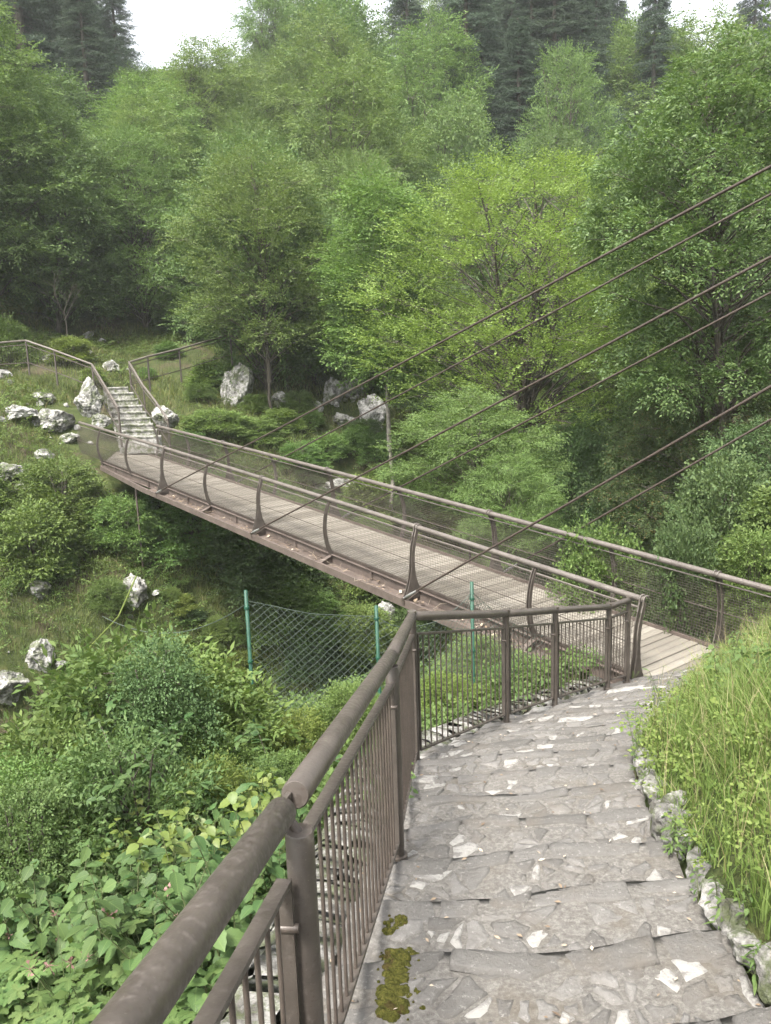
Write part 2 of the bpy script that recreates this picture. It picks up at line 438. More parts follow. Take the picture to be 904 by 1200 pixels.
ROCKS = [rock_mesh(100 + i) for i in range(6)]
for r_ in ROCKS: r_.materials.append(m_rockw)
ROCKG = []
for r_ in ROCKS[:3]:
    c = r_.copy(); c.materials.clear(); c.materials.append(m_rockg); ROCKG.append(c)
# px centre x, y, width, height, distance (None: where the ray meets the ground), label
rock_list = [
 (106, 472, 34, 44, 29.2, 'tall white boulder left of the far stone steps, at the bridge end'),
 (119, 493, 24, 18, 28.2, 'low white rock between the tall boulder and the end of the bridge rail'),
 (62, 492, 44, 32, None, 'broad cracked white boulder on the left slope, below a small round one'),
 (55, 466, 26, 18, None, 'small round pale boulder above the broad cracked white boulder'),
 (28, 484, 46, 20, None, 'long low grey rock ledge by the left photo edge'),
 (83, 513, 22, 13, None, 'small pale rock under the broad cracked boulder on the left slope'),
 (54, 534, 24, 13, None, 'flat pale rock lying in leaves left of the bridge end'),
 (14, 552, 38, 26, None, 'upper pale rock of the heap by the left photo edge'),
 (30, 572, 26, 20, None, 'lower pale rock of the heap by the left photo edge'),
 (276, 455, 42, 70, None, 'tall ragged white boulder standing on the slope behind the bridge'),
 (196, 490, 30, 28, 27.9, 'pale rock behind the foot of the right stair railing'),
 (322, 416, 36, 28, None, 'pale rock uphill behind the dark trunk'),
 (328, 468, 20, 15, None, 'small white rock left of the dark tree trunk'),
 (391, 458, 26, 38, None, 'leaning white slab on the slope right of the dark trunk'),
 (414, 456, 32, 30, None, 'pale slab right beside the leaning white slab'),
 (373, 478, 13, 14, None, 'small grey stone right of the foot of the dark trunk'),
 (404, 492, 36, 20, None, 'flat white rock below the two slabs'),
 (438, 486, 42, 52, None, 'grey upright boulder beside the thin pale trunk'),
 (400, 570, 44, 16, None, 'broad grey rock seen through the far mesh of the bridge'),
 (160, 692, 34, 48, None, 'steep white rock face in the bank below the bridge'),
 (48, 688, 32, 20, None, 'white rock under the overhanging bush low on the left bank'),
 (47, 768, 38, 40, None, 'white rock above the heap low at the left photo edge'),
 (12, 806, 56, 44, None, 'big white rock lowest at the left photo edge'),
 (147, 815, 24, 20, None, 'white rock half hidden by foreground leaves'),
 (40, 632, 24, 18, None, 'small pale rock under leaves on the left bank'),
 (452, 716, 26, 34, None, 'grey rock below the bridge beside the fence post'),
 (97, 407, 18, 9, None, 'small flat rock on the grass above the left railing'),
 (103, 393, 14, 9, None, 'highest pale stone on the grass left of the steps'),
 (120, 400, 10, 7, None, 'tiny pale stone right of the flat rock above the railing'),
 (230, 380, 34, 26, None, 'pale rock under the trees above the right stair railing'),
 (376, 368, 40, 34, None, 'pale rock high between the trees behind the dark trunk'),
 (133, 430, 22, 20, None, 'white rock just above the top of the far steps'),
 (60, 420, 30, 8, None, 'flat pale ledge behind the left stair railing'),
 (8, 440, 26, 12, None, 'grey rock below the left end of the stair railing'),
 (62, 645, 20, 14, None, 'small pale rock among leaves right of the left bank bushes'),
 (98, 628, 18, 12, None, 'pale stone at the middle of the left bank'),
]
for i, (u, v, w, h, yy, lab) in enumerate(rock_list):
    p = hit(u, v + h * .25) if yy is None else at_y(u, v, yy)
    dist = p[1]; sx = w * dist / F / 2 * 1.15; sz = h * dist / F / 2 * 1.15
    me = (ROCKG if ('grey' in lab) else ROCKS)[i % (3 if 'grey' in lab else 6)]
    o = bpy.data.objects.new('boulder', me); C.objects.link(o)
    zc = p[2] + sz * .28 if yy is None else p[2]
    o.location = (p[0], p[1] - (sx * .1 if yy is None else 0), zc); o.scale = (sx, sx * random.uniform(.8, 1.1), sz * 1.1)
    o.rotation_euler = (random.uniform(-.2, .2), random.uniform(-.2, .2), random.uniform(0, 6.28))
    o.scale = (sx, sx, sz * 1.1)
    tag(o, lab, 'rock', 'pale limestone rocks on the slopes')

rq = random.Random(77)
for (u, v, w, h, yy, lab) in rock_list:
    if yy is not None or w < 18: continue
    for _ in range(3):
        p = hit(u + rq.uniform(-1, 1) * w * 1.1, v + h * rq.uniform(.1, .9)); sx = w * p[1] / F / 2 * rq.uniform(.16, .42)
        o = bpy.data.objects.new('stone', rq.choice(ROCKS + ROCKG)); C.objects.link(o); o.location = (p[0], p[1], p[2] + sx * .2); o.scale = (sx * rq.uniform(.8, 1.5), sx, sx * rq.uniform(.5, 1)); o.rotation_euler = (rq.uniform(-.4, .4), rq.uniform(-.4, .4), rq.uniform(0, 6.28))
        tag(o, 'small broken limestone piece lying beside a bigger rock on the slopes', 'stone', 'small stones beside the rocks')

# ------------------------------------------------------------------ stone stairs in the foreground
def lerp_poly(pl, fr):
    pl = np.asarray(pl, float); seg = np.linalg.norm(np.diff(pl, axis=0), axis=1); c = np.concatenate([[0], np.cumsum(seg)])
    d = fr * c[-1]; i = min(np.searchsorted(c, d, side='right') - 1, len(seg) - 1)
    return pl[i] + (pl[i + 1] - pl[i]) * ((d - c[i]) / seg[i])
NL = np.array([(-.62, -.9)] + [(p[0] - .12 if k < 4 else p[0] - .1, p[1] + (.02 if k < 4 else .12)) for k, p in enumerate(POSTS)] + [(3.15, 9.85)])
NR = KERB[1:].copy(); NR[0] = (1.1, -.9); NR = np.array([tuple(p) for p in NR[:-1]])
# match stations (left y , right point) so that the step edges fan out as the flight turns
NSTEP = 23
edges = []
for k in range(NSTEP + 1):
    f = k / NSTEP
    edges.append((lerp_poly(NL, f), lerp_poly(NR, f ** 1.0)))
def clip_poly(poly, p, n):
    out = []
    for i in range(len(poly)):
        a, b = poly[i], poly[(i + 1) % len(poly)]; da = (a - p) @ n; db = (b - p) @ n
        if da <= 0: out.append(a)
        if da * db < 0: out.append(a + (b - a) * (da / (da - db)))
    return out
stairs = empty('stone_stairs', (0.5, 3, -2.4)); stairs_inv = -np.array([0.5, 3, -2.4])
tag(stairs, 'wide grey flagstone stairs going down to the wooden footbridge', 'stairs')
rnd = random.Random(5)
def stones_for_step(k):
    (a, b), (c, d) = edges[k], edges[k + 1]
    za = float(stair_z(0, (a[1] + b[1]) / 2)); zc = float(stair_z(0, (c[1] + d[1]) / 2))
    ztop = zc if k < NSTEP else za
    ztop = (za + zc) / 2 - .02
    V = []; Fq = []; T = []; MI = []
    # bilinear patch: u across (left to right), w along (upper edge to nose)
    def P(u, w):
        n0 = .018 * math.sin(u * 9 + k * 1.7) + .022 * noise.noise(Vector((u * 6, k * 3.1, 0)))
        n1 = .018 * math.sin(u * 9 + (k + 1) * 1.7) + .022 * noise.noise(Vector((u * 6, (k + 1) * 3.1, 0)))
        p0 = a + (b - a) * u; p1 = c + (d - c) * u
        dirn = (p1 - p0) / (np.linalg.norm(p1 - p0) + 1e-9)
        return p0 + dirn * n0 + (p1 + dirn * n1 - p0 - dirn * n0) * w
    width = np.linalg.norm((b + d) / 2 - (a + c) / 2); dep = max(.05, np.linalg.norm((c + d) / 2 - (a + b) / 2))
    def zat(u, w): return ztop - .025 * (w - .5) + .012 * noise.noise(Vector((u * width * 4, w * 3, k * 5.3)))
    # mortar bed: grid + riser face
    NU, NW = 40, 8
    base = len(V)
    rows = []
    for j in range(NW + 1):
        row = []
        for i in range(NU + 1):
            u, w = i / NU, -.06 + 1.06 * j / NW
            q = P(u, w); row.append(len(V)); V.append((q[0], q[1], zat(u, w) - (.012 if j == NW else 0))); T.append(.3)
        rows.append(row)
    row = []
    for dz_, out in ((-.035, -.04), (-.32, -.07)):
        row = []
        for i in range(NU + 1):
            u = i / NU; q = P(u, 1 + out + .02 * noise.noise(Vector((u * 14, k, dz_ * 9)))); row.append(len(V)); V.append((q[0], q[1], ztop + dz_)); T.append(.2)
        rows.append(row)
    for r0, r1 in zip(rows[:-1], rows[1:]):
        for i in range(NU): Fq.append((r0[i], r1[i], r1[i + 1], r0[i + 1])); MI.append(1)
    # flagstones: clipped Voronoi cells in (u*width, w*dep)
    def stone(poly, tint, lift, gap, nose=False):
        m = sum(poly) / len(poly)
        pts = []
        for i in range(len(poly)):
            p, q = poly[i], poly[(i + 1) % len(poly)]
            L = np.linalg.norm(q - p); ns = max(1, int(L / .035))
            for s_ in range(ns): pts.append(p + (q - p) * s_ / ns)
        if len(pts) < 4: return
        o1, o2, o3 = [], [], []
        for p in pts:
            dv = m - p; L = np.linalg.norm(dv) + 1e-6
            j = .010 * noise.noise(Vector((p[0] * 13, p[1] * 13, k * 2.2))) + .006 * noise.noise(Vector((p[0] * 40, p[1] * 40, k)))
            g1 = min(gap + j, L * .5)
            o1.append(p + dv / L * max(.001, g1)); o2.append(p + dv / L * min(L * .6, max(.001, g1) + .009)); o3.append(p + dv / L * min(L * .8, g1 + .03))
        idx = []
        tx, ty = rnd.gauss(0, .035), rnd.gauss(0, .035)
        for ring, hz in ((o1, -.012), (o2, lift * .75), (o3, lift)):
            rr = []
            for p in ring:
                u, w = p[0] / width, p[1] / dep; q = P(u, w); dd = p - m
                zz = zat(u, w) + hz + dd[0] * tx + dd[1] * ty + .003 * noise.noise(Vector((p[0] * 25, p[1] * 25, k)))
                if nose and w > .97: zz -= .012
                rr.append(len(V)); V.append((q[0], q[1], zz)); T.append(tint)
            idx.append(rr)
        n = len(pts)
        for r0, r1 in zip(idx[:-1], idx[1:]):
            for i in range(n): Fq.append((r0[i], r0[(i + 1) % n], r1[(i + 1) % n], r1[i])); MI.append(0)
        u, w = m[0] / width, m[1] / dep; q = P(u, w); c0 = len(V); V.append((q[0], q[1], zat(u, w) + lift + .001)); T.append(tint)
        for i in range(n): Fq.append((idx[-1][i], idx[-1][(i + 1) % n], c0)); MI.append(0)
        return m
    nd = min(.13, dep * .4)
    # nose row: long dark stones, hanging over the riser
    x = 0
    while x < width - .02:
        L = rnd.uniform(.12, .5); x2 = min(width, x + L)
        if width - x2 < .12: x2 = width
        yb = dep * 1.012
        sk = rnd.uniform(-.02, .02)
        mx_ = x + (x2 - x) * rnd.uniform(.3, .7)
        poly = [np.array([x + rnd.uniform(0, .03), dep - nd + rnd.uniform(-.05, .03)]), np.array([mx_, dep - nd + rnd.uniform(-.06, .03)]), np.array([x2 - rnd.uniform(0, .03), dep - nd + rnd.uniform(-.05, .03)]), np.array([x2 + sk, yb - rnd.uniform(0, .025)]), np.array([mx_, yb + rnd.uniform(-.01, .012)]), np.array([x + sk * .5, yb - rnd.uniform(0, .025)])]
        tv = rnd.random(); stone(poly, .0 + .5 * tv if rnd.random() > .06 else .88, rnd.uniform(.004, .013), .005, True)
        x = x2
    # tread mosaic
    n = int(width * (dep - nd) / rnd.uniform(.0085, .013)) + 3
    sd = [np.array([rnd.uniform(0, width), rnd.uniform(0, dep - nd)]) for _ in range(n)]
    for i in range(n):
        poly = [np.array([0., 0.]), np.array([width, 0.]), np.array([width, dep - nd - .004]), np.array([0., dep - nd - .004])]
        for j in range(n):
            if i == j: continue
            mid = (sd[i] + sd[j]) / 2; poly = clip_poly(poly, mid, sd[j] - sd[i])
            if len(poly) < 3: break
        if len(poly) < 3: continue
        ar = .5 * abs(sum(poly[q][0] * poly[(q + 1) % len(poly)][1] - poly[(q + 1) % len(poly)][0] * poly[q][1] for q in range(len(poly))))
        if ar < .002: continue
        if rnd.random() < .2: continue           # bare mortar
        tint = rnd.uniform(.05, .8) if rnd.random() > .2 else rnd.uniform(.83, 1)
        stone(poly, tint, rnd.uniform(.000, .012), rnd.uniform(.003, .014))
    me = bpy.data.meshes.new('step')
    me.from_pydata([tuple(np.array(p) + stairs_inv) for p in V], [], Fq)
    a_ = me.attributes.new('tint', 'FLOAT', 'POINT'); a_.data.foreach_set('value', np.array(T, np.float32))
    me.polygons.foreach_set('material_index', MI); me.polygons.foreach_set('use_smooth', [True] * len(Fq))
    me.materials.append(m_stone); me.materials.append(m_mortar); me.update()
    ob = bpy.data.objects.new('step', me); C.objects.link(ob); ob.parent = stairs
for k in range(NSTEP): stones_for_step(k)

# moss spreading on the step by the railing
def moss(poly_px, n, lab, seed, smin=.006, smax=.02):
    pts = np.array([on_stair(*q)[:2] for q in poly_px]); r_ = random.Random(seed); mb = MB(); lo, hi = pts.min(0), pts.max(0); c = 0
    while c < n:
        x, y = r_.uniform(lo[0], hi[0]), r_.uniform(lo[1], hi[1]); inn = inside(pts, np.array([x]), np.array([y]))[0]
        if not inn and (r_.random() > .25): continue
        if not inn and dist_poly(pts, np.array([x]), np.array([y]))[0] > .07 * r_.random(): continue
        c += 1; k = 0
        z = None
        for k in range(NSTEP):
            ya = (edges[k][0][1] + edges[k][1][1]) / 2; yb = (edges[k + 1][0][1] + edges[k + 1][1][1]) / 2
            if ya <= y < yb: z = (float(stair_z(0, ya)) + float(stair_z(0, yb))) / 2 - .02 - .025 * ((y - ya) / (yb - ya) - .5)
        s_ = r_.uniform(smin, smax) * (1 if inn else .45); V = [(x, y, z + .008 + s_ * .55)]; N = 9
        for ring, (q, h) in enumerate(((.55, .45), (1, .1), (1.15, -.5))):
            for i in range(N):
                a = i / N * 2 * PI; rr = s_ * q * (1 + .35 * noise.noise(Vector((x * 90 + math.cos(a), y * 90 + math.sin(a), ring))))
                V.append((x + math.cos(a) * rr, y + math.sin(a) * rr, z + .006 + s_ * h))
        Fq = [(0, 1 + i, 1 + (i + 1) % N) for i in range(N)] + [(1 + r * N + i, 1 + (r + 1) * N + i, 1 + (r + 1) * N + (i + 1) % N, 1 + r * N + (i + 1) % N) for r in range(2) for i in range(N)]
        mb.add(V, Fq, 0, True)
    tag(mb.build('moss', m_moss), lab, 'moss', kind='stuff')
moss([(452, 1108), (480, 1102), (498, 1112), (474, 1122), (480, 1145), (476, 1175), (460, 1186), (440, 1176), (448, 1150), (456, 1130)], 340, 'olive brown moss at the railing side of the lowest steps in view', 3)
moss([(450, 1078), (476, 1074), (474, 1084), (452, 1090)], 40, 'scrap of moss on the step above the larger moss', 4, .006, .015)

# kerb of rough white stones along the right side
kerb = empty('stone_kerb', tuple(on_stair(745, 870))); kl = np.array(kerb.location)
tag(kerb, 'rough pale stone kerb holding the grass bank beside the stairs', 'kerb')
kp = np.array([tuple(k) for k in KERB[1:]]); seg = np.linalg.norm(np.diff(kp, axis=0), axis=1).sum()
dcur = 0; ki = 0; rk = random.Random(3)
while dcur < seg - .05:
    L = rk.uniform(.12, .38); f = min(1, (dcur + L / 2) / seg); p = lerp_poly(kp, f); p2 = lerp_poly(kp, min(1, f + .01)); p1 = lerp_poly(kp, max(0, f - .01))
    tdir = (p2 - p1) / (np.linalg.norm(p2 - p1) + 1e-9); nrm = np.array([tdir[1], -tdir[0]])
    wd = rk.uniform(.12, .2); ht = rk.uniform(.1, .16)
    me = rock_mesh(500 + ki, 4, .16); me.materials.append(m_kerb)
    ob = bpy.data.objects.new('kerb_stone', me); C.objects.link(ob); ob.parent = kerb
    q = p + nrm * (wd * .6); zz = float(stair_z(q[0], q[1])) + ht * .35
    ob.location = (q[0] - kl[0], q[1] - kl[1], zz - kl[2]); ob.scale = (L * .7, wd, ht)
    ob.rotation_euler = (rk.uniform(-.15, .15), rk.uniform(-.15, .15), math.atan2(tdir[1], tdir[0]))
    dcur += L * rk.uniform(.72, .92); ki += 1

# low ledge wall outside the railing
ledge = MB()
lp = [NL[i] for i in range(2, len(NL) - 1)]; lpl = np.array(lp); NLG = 110
rows = []
for i in range(NLG + 1):
    p = lerp_poly(lpl, i / NLG); p2 = lerp_poly(lpl, min(1, i / NLG + .01)); p1 = lerp_poly(lpl, max(0, i / NLG - .01))
    tdir = (p2 - p1) / np.linalg.norm(p2 - p1); nl = np.array([-tdir[1], tdir[0]]); z0 = float(stair_z(*p))
    r = []
    for off, dz in ((-.02, -.08), (.0, .0), (.12, .03), (.26, .03), (.34, -.01), (.38, -.12), (.42, -1.0)):
        nn = .03 * noise.noise(Vector((i * .45, off * 12, 2)))
        q = p + nl * (off + nn); r.append((q[0], q[1], z0 + dz + .04 * noise.noise(Vector((i * .6, off * 9, 7))) - .02))
    rows.append(r)
for i in range(NLG):
    for j in range(6): ledge.add([rows[i][j], rows[i + 1][j], rows[i + 1][j + 1], rows[i][j + 1]], [(0, 1, 2, 3)], 0, True)
me = ledge.mesh('ledge'); bm = bmesh.new(); bm.from_mesh(me); bmesh.ops.remove_doubles(bm, verts=bm.verts, dist=1e-4); bm.to_mesh(me); bm.free()
o = link('ledge_wall', me, m_kerb); tag(o, 'low pale stone ledge running along the outside of the stair railing', 'wall')

# ------------------------------------------------------------------ stair railing
rail_px = [(150, 1200, .84), (335, 945, 1.72), (459, 768, 3.8), (483, 722, 5.75), (593, 719, 7.12), (651, 715, 7.93), (714, 711, 8.96), (737, 703, 9.40)]
RP = [at_y(*q) for q in rail_px]
RP[0] = RP[1] + (RP[0] - RP[1]) * 2.6           # the rail runs on past the camera
railing = empty('stair_railing', (RP[3][0], RP[3][1], float(stair_z(0, RP[3][1])))); rl = np.array(railing.location)
tag(railing, 'brown steel railing with round handrail along the stone stairs', 'railing')
def R(p): return np.array(p, float) - rl
RR = .035
for i in range(len(RP) - 1):
    a, b = RP[i], RP[i + 1]; d = (b - a) / np.linalg.norm(b - a)
    a2 = a + d * (.045 if i == 1 else .006 if i in (4, 5) else 0); b2 = b - d * (.045 if i == 0 else .014 if i == 1 else .006 if i in (3, 4) else 0)
    if i == 1: a2 = a2 + np.array([.012, 0, .012])
    mb = MB(); n_ = 14
    L = np.linalg.norm(b2 - a2)
    pts = [R(a2), R(a2 + d * .004)] + [R(a2 + (b2 - a2) * q) for q in (.25, .5, .75)] + [R(b2 - d * .004), R(b2)]
    mb.tube(pts, [RR - .003, RR, RR, RR, RR, RR, RR - .003], 28)
    if i in (2, 3, 6): mb.tube([R(a2 - d * .012), R(a2), R(a2 + d * .02)], [RR * .7, RR * 1.0, RR * .99], 24)
    mb.build('handrail', m_rail, railing)
    if i == 0:
        k = MB(); k.bar(R(b2 - d * .03), R(b + d * .09), .012, .045); k.build('rail_joint', m_rail, railing)
    if i == 1:
        k = MB(); k.bar(R(b2 - d * .03), R(b + d * .05), .012, .05); k.build('rail_joint', m_rail, railing)
feet = []
for i, p in enumerate(RP):
    if i == 0: continue
    x, y = p[0], p[1]; zt = p[2] - (.055 if i in (1, 2) else .02); zb = float(stair_z(x, y)) - .06
    off = np.array([.03, -.012, 0]) if i == 1 else np.zeros(3)
    mb = MB()
    if i in (1, 2):
        mb.tube([R((x, y, zb)) + off, R((x, y, zt - .004)) + off, R((x, y, zt)) + off], [.034, .034, .031], 24)
    else:
        dn = RP[min(i + 1, len(RP) - 1)] - RP[i - 1]; dn = dn / np.linalg.norm(dn[:2])
        w = .03
        mb.tube([R((x, y, zb)), R((x, y, zt))], .03, 20)
    po = mb.build('post', m_rail, railing)
    k = MB(); k.tube([R((x, y, zb + .04)) + off, R((x, y, zb + .068)) + off], .05, 18); k.build('base_collar', m_rail, po)
    if i in (1, 2):
        k = MB(); k.tube([R((x, y, zt - .01)) + off, R((x, y, p[2] - .02))], .012, 10); k.build('rail_support', m_bar, po)
    else:
        k = MB(); k.tube([R((x, y, p[2] - .015)), R((x, y, p[2] + RR + .006))], .036 if i in (4, 5) else .0345, 16); k.build('rail_clamp', m_rail, po)
for i in range(len(RP) - 1):
    a, b = RP[i].copy(), RP[i + 1].copy(); d = b - a; L = np.linalg.norm(d[:2]); dh = d / L; d1 = d / np.linalg.norm(d)
    drop = .17 if i == 0 else .14
    side = np.array([dh[1], -dh[0], 0]) * .0
    s0, s1 = .06, L - .06
    fa, fb = a + dh * s0, a + dh * s1
    ha = (a[2] - float(stair_z(a[0], a[1]))); hb = (b[2] - float(stair_z(b[0], b[1])))
    ta, tb = fa + [0, 0, -drop], fb + [0, 0, -drop]
    ba, bb = fa + [0, 0, -ha + .09], fb + [0, 0, -hb + .09]
    fr = MB()
    fr.bar(R(ta), R(tb), .036, .014); fr.bar(R(ba), R(bb), .03, .014)
    fr.bar(R(ta), R(ba), .034, .012, up=d1); fr.bar(R(tb), R(bb), .034, .012, up=d1)
    pan = fr.build('panel_frame', m_rail, railing)
    n = max(2, int(round((s1 - s0) / .088)))
    for k in range(1, n):
        q = k / n; t0 = ta + (tb - ta) * q; b0 = ba + (bb - ba) * q
        mb = MB(); mb.tube([R(t0), R(b0)], .0062, 8, caps=False); mb.build('baluster', m_bar, pan)
    for q in (fa, fb):
        mb = MB(); c = q + [0, 0, -drop - .12]; ax = np.array([dh[1], -dh[0], 0])
        mb.tube([R(c - ax * .02), R(c + ax * .028)], .012, 6); mb.build('bolt', m_bar, pan)

# ------------------------------------------------------------------ footbridge
bridge = empty('footbridge', tuple(P0)); bl = np.array(bridge.location)
tag(bridge, 'narrow cable-stayed footbridge with plank deck and curved mesh sides', 'bridge')
def B(st, t, h): return bp(st, t, h) - bl
S0, S1 = -2.9, 20.5
END_NEAR = -.65 * SPC * 1.0543
# deck planks, crosswise, each with small gaps
V = []; Fq = []; UV = []
st = S0; rp = random.Random(9)
while st < S1 + .3:
    w = .138; j = rp.uniform(-.006, .006); hz = rp.uniform(-.003, .003); tl = rp.uniform(-.004, .004)
    sk = -.0
    t0, t1 = .03 + rp.uniform(-.006, .006), W - .03 + rp.uniform(-.006, .006)
    if st > 18.7: t0 = .03 + (st - 18.7) / 1.9 * W * .62          # the far end is cut on the skew
    b = len(V); u0 = rp.uniform(0, 30)
    for (s_, h) in ((st + .003, -.006), (st + .008, 0), (st + w - .008, 0), (st + w - .003, -.006), (st + w - .003, -.05), (st + .003, -.05)):
        for t_ in (t0, t1):
            V.append(B(s_, t_, h + hz + (tl if t_ == t1 else 0))); UV.append((u0 + t_, u0 + s_ - st))
    for k in range(5): Fq.append((b + 2 * k, b + 2 * k + 1, b + 2 * k + 3, b + 2 * k + 2))
    st += w + .004
me = mesh_np('deck', np.array(V), np.array(Fq), uv=np.array(UV)); link('deck', me, m_plank, bridge)
def strip(pr, s0, s1, mat, name, parent=bridge, n=40, extra=None):
    """sweep a closed profile [(t,h)...] along the bridge"""
    mb = MB(); V = []; k = len(pr); Fq = []
    for i in range(n + 1):
        s = s0 + (s1 - s0) * i / n
        for (t, h) in pr:
            dt, dh_ = extra(s) if extra else (0, 0)
            V.append(B(s, t + dt, h + dh_))
    for i in range(n):
        for j in range(k): Fq.append((i * k + j, i * k + (j + 1) % k, (i + 1) * k + (j + 1) % k, (i + 1) * k + j))
    Fq.append(tuple(range(k))[::-1]); Fq.append(tuple(range(n * k, n * k + k)))
    mb.add(V, Fq); return mb.build(name, mat, parent)
def chan(t, out, h0, h1, wf=.06, th=.01):
    """channel profile, web at t, flanges pointing to out (+1/-1)"""
    o_ = out
    return [(t, h0), (t + o_ * wf, h0), (t + o_ * wf, h0 - th), (t + o_ * th, h0 - th), (t + o_ * th, h1 + th), (t + o_ * wf, h1 + th), (t + o_ * wf, h1), (t, h1)]
def taper(s):                        # outer beam runs in to the deck at the far end
    q = max(0, (s - 14.6) / 4.4); return q * .30, -.02 * q
def taper_r(s):
    q = max(0, (s - 14.6) / 4.4); return -q * .30, -.02 * q
for side in (0, 1):
    f = (lambda t: t) if side == 0 else (lambda t: W - t)
    sg = 1 if side == 0 else -1
    strip([(f(q[0]), q[1]) for q in chan(.0, -1, -.008, -.22)], S0, 19.0 if side == 0 else S1, m_girder, 'deck_beam')
    ob_ = strip([(f(q[0]), q[1]) for q in chan(-.36, 1, -.13, -.27, .055)], -.5, 19.0, m_girder, 'outer_beam', extra=taper if side == 0 else taper_r)
    strip([(f(-.34), -.245), (f(-.01), -.215), (f(-.01), -.205), (f(-.34), -.235)], -.5, 14.6, m_girder, 'walkway_tray')
    # kerb angle on the deck edge
    strip([(f(.0), .0), (f(.03), .0), (f(.03), .05), (f(.0), .05)], S0, 18.9 if side == 0 else S1, m_girder, 'toe_board')
    s_hi = 20.9 if side == 0 else 18.35
    s_lo = END_NEAR if side == 0 else S0 - 2.2
    # handrail
    n = 44
    mb = MB(); mb.tube([B(s_lo + (s_hi - s_lo) * i / n, f(0), 1.1) for i in range(n + 1)], .044, 16); mb.build('handrail', m_railtop, bridge)
    mb = MB(); mb.tube([B(s_lo + .05 + (s_hi - s_lo - .05) * i / n, f(-.02), .985) for i in range(n + 1)], .014, 8); mb.build('mesh_rail', m_railtop, bridge)
    for nm, (t_, h_), rr in (('side_wire', (-.135, .52), .007),):
        mb = MB(); mb.tube([B(s_lo + .05 + (s_hi - s_lo - .05) * i / n, f(t_), h_) for i in range(n + 1)], rr, 6); mb.build(nm, m_bar, bridge)
    def prof(h):                      # how far the ribs bulge out at height h
        return -.15 * math.sin(PI * min(1, max(0, (h + .05) / 1.13))) ** .8
    # ribs
    for k in (-.685, 0, 1, 2, 3, 4, 5, 6, 6.93):
        s = k * SPC; heavy = k in (1, 3, 5) or k < 0
        mb = MB()
        if not heavy:
            N = 14; out_ = []; inn = []
            for i in range(N + 1):
                h = -.1 + 1.16 * i / N; t = prof(h); wd = .026 + .012 * (1 - i / N)
                out_.append((t - wd, h)); inn.append((t + wd, h))
            poly = [B(s, f(t), h) for t, h in out_ + inn[::-1]]
            for e in (-.022, .022): mb.prism([p + D3 * e for p in poly], D3 * .012)
            mb.build('rib', m_railtop if side else m_rail, bridge)
        else:
            O = [(-.045, 1.09), (-.09, .98), (-.15, .78), (-.17, .6), (-.18, .42), (-.21, .24), (-.27, .06), (-.345, -.13)]
            I = [(.02, -.13), (.02, -.02), (-.02, .06), (-.07, .2), (-.1, .36), (-.108, .52), (-.1, .68), (-.07, .85), (-.02, 1.0), (.0, 1.06)]
            if k < 0: O[-1] = (-.27, -.2); O[-2] = (-.24, .05); I[0] = (.06, -.2)
            poly = [B(s, f(t), h) for t, h in O + I]
            for e in (-.03, .03): mb.prism([p + D3 * e for p in poly], D3 * .014)
            mb.tube([B(s, f(-.2), -.03) - D3 * .035, B(s, f(-.2), -.03) + D3 * .035], .03, 10)
            rb = mb.build('rib', m_rail, bridge)
            hk = MB()
            for e in (-.03, .03):
                pts = [B(s + e, f(.06 * math.cos(a_) - .0), 1.1 + .06 * math.sin(a_)) for a_ in np.linspace(.2, PI + .35, 9)]
                pts.append(B(s + e, f(-.1), .95)); hk.tube(pts, .012, 6)
            hk.build('rail_hook', m_railtop, rb)
        # cross bracket in the tray
        if 0 <= k < 6:
            mb = MB(); mb.prism([B(s, f(-.005), -.03), B(s, f(-.005), -.2), B(s, f(-.34), -.235), B(s, f(-.34), -.16)], D3 * .02)
            mb.prism([B(s, f(-.005), -.02), B(s, f(-.005), -.032), B(s, f(-.34), -.162), B(s, f(-.34), -.15)], D3 * .09)
            mb.build('bracket', m_girder, bridge)
    # stiffeners on the beam web between the ribs
    for k in np.arange(.5, 6.6, 1):
        mb = MB(); mb.prism([B(k * SPC, f(-.012), -.02), B(k * SPC, f(-.012), -.2), B(k * SPC, f(-.055), -.2), B(k * SPC, f(-.055), -.02)], D3 * .05); mb.build('stiffener', m_girder, bridge)
    # wire mesh following the curved sides
    hs = np.linspace(.03, .98, 9); mb = MB()
    for s in np.arange(s_lo + .1, s_hi, .042):
        mb.tube([B(s, f(prof(h) + .02), h) for h in hs], .0033, 3, caps=False)
    for h in np.linspace(.05, .97, 23):
        mb.tube([B(s_lo + .1 + (s_hi - s_lo - .1) * i / 24, f(prof(h) + .02), h) for i in range(25)], .0033, 3, caps=False)
    mb.build('side_mesh', m_wire, bridge)
# cross beams and legs underneath
for k in (0, 1, 2, 3, 4, 5, 6):
    mb = MB(); mb.bar(B(k * SPC, .01, -.15), B(k * SPC, W - .01, -.15), .08, .14); mb.build('cross_beam', m_girder, bridge)
mb = MB(); p = bp(16.0, -.02, -.2); mb.tube([p - bl, np.array([p[0], p[1], gz(p[0], p[1]) - .3]) - bl], .03, 8); mb.build('support_leg', m_girder, bridge)
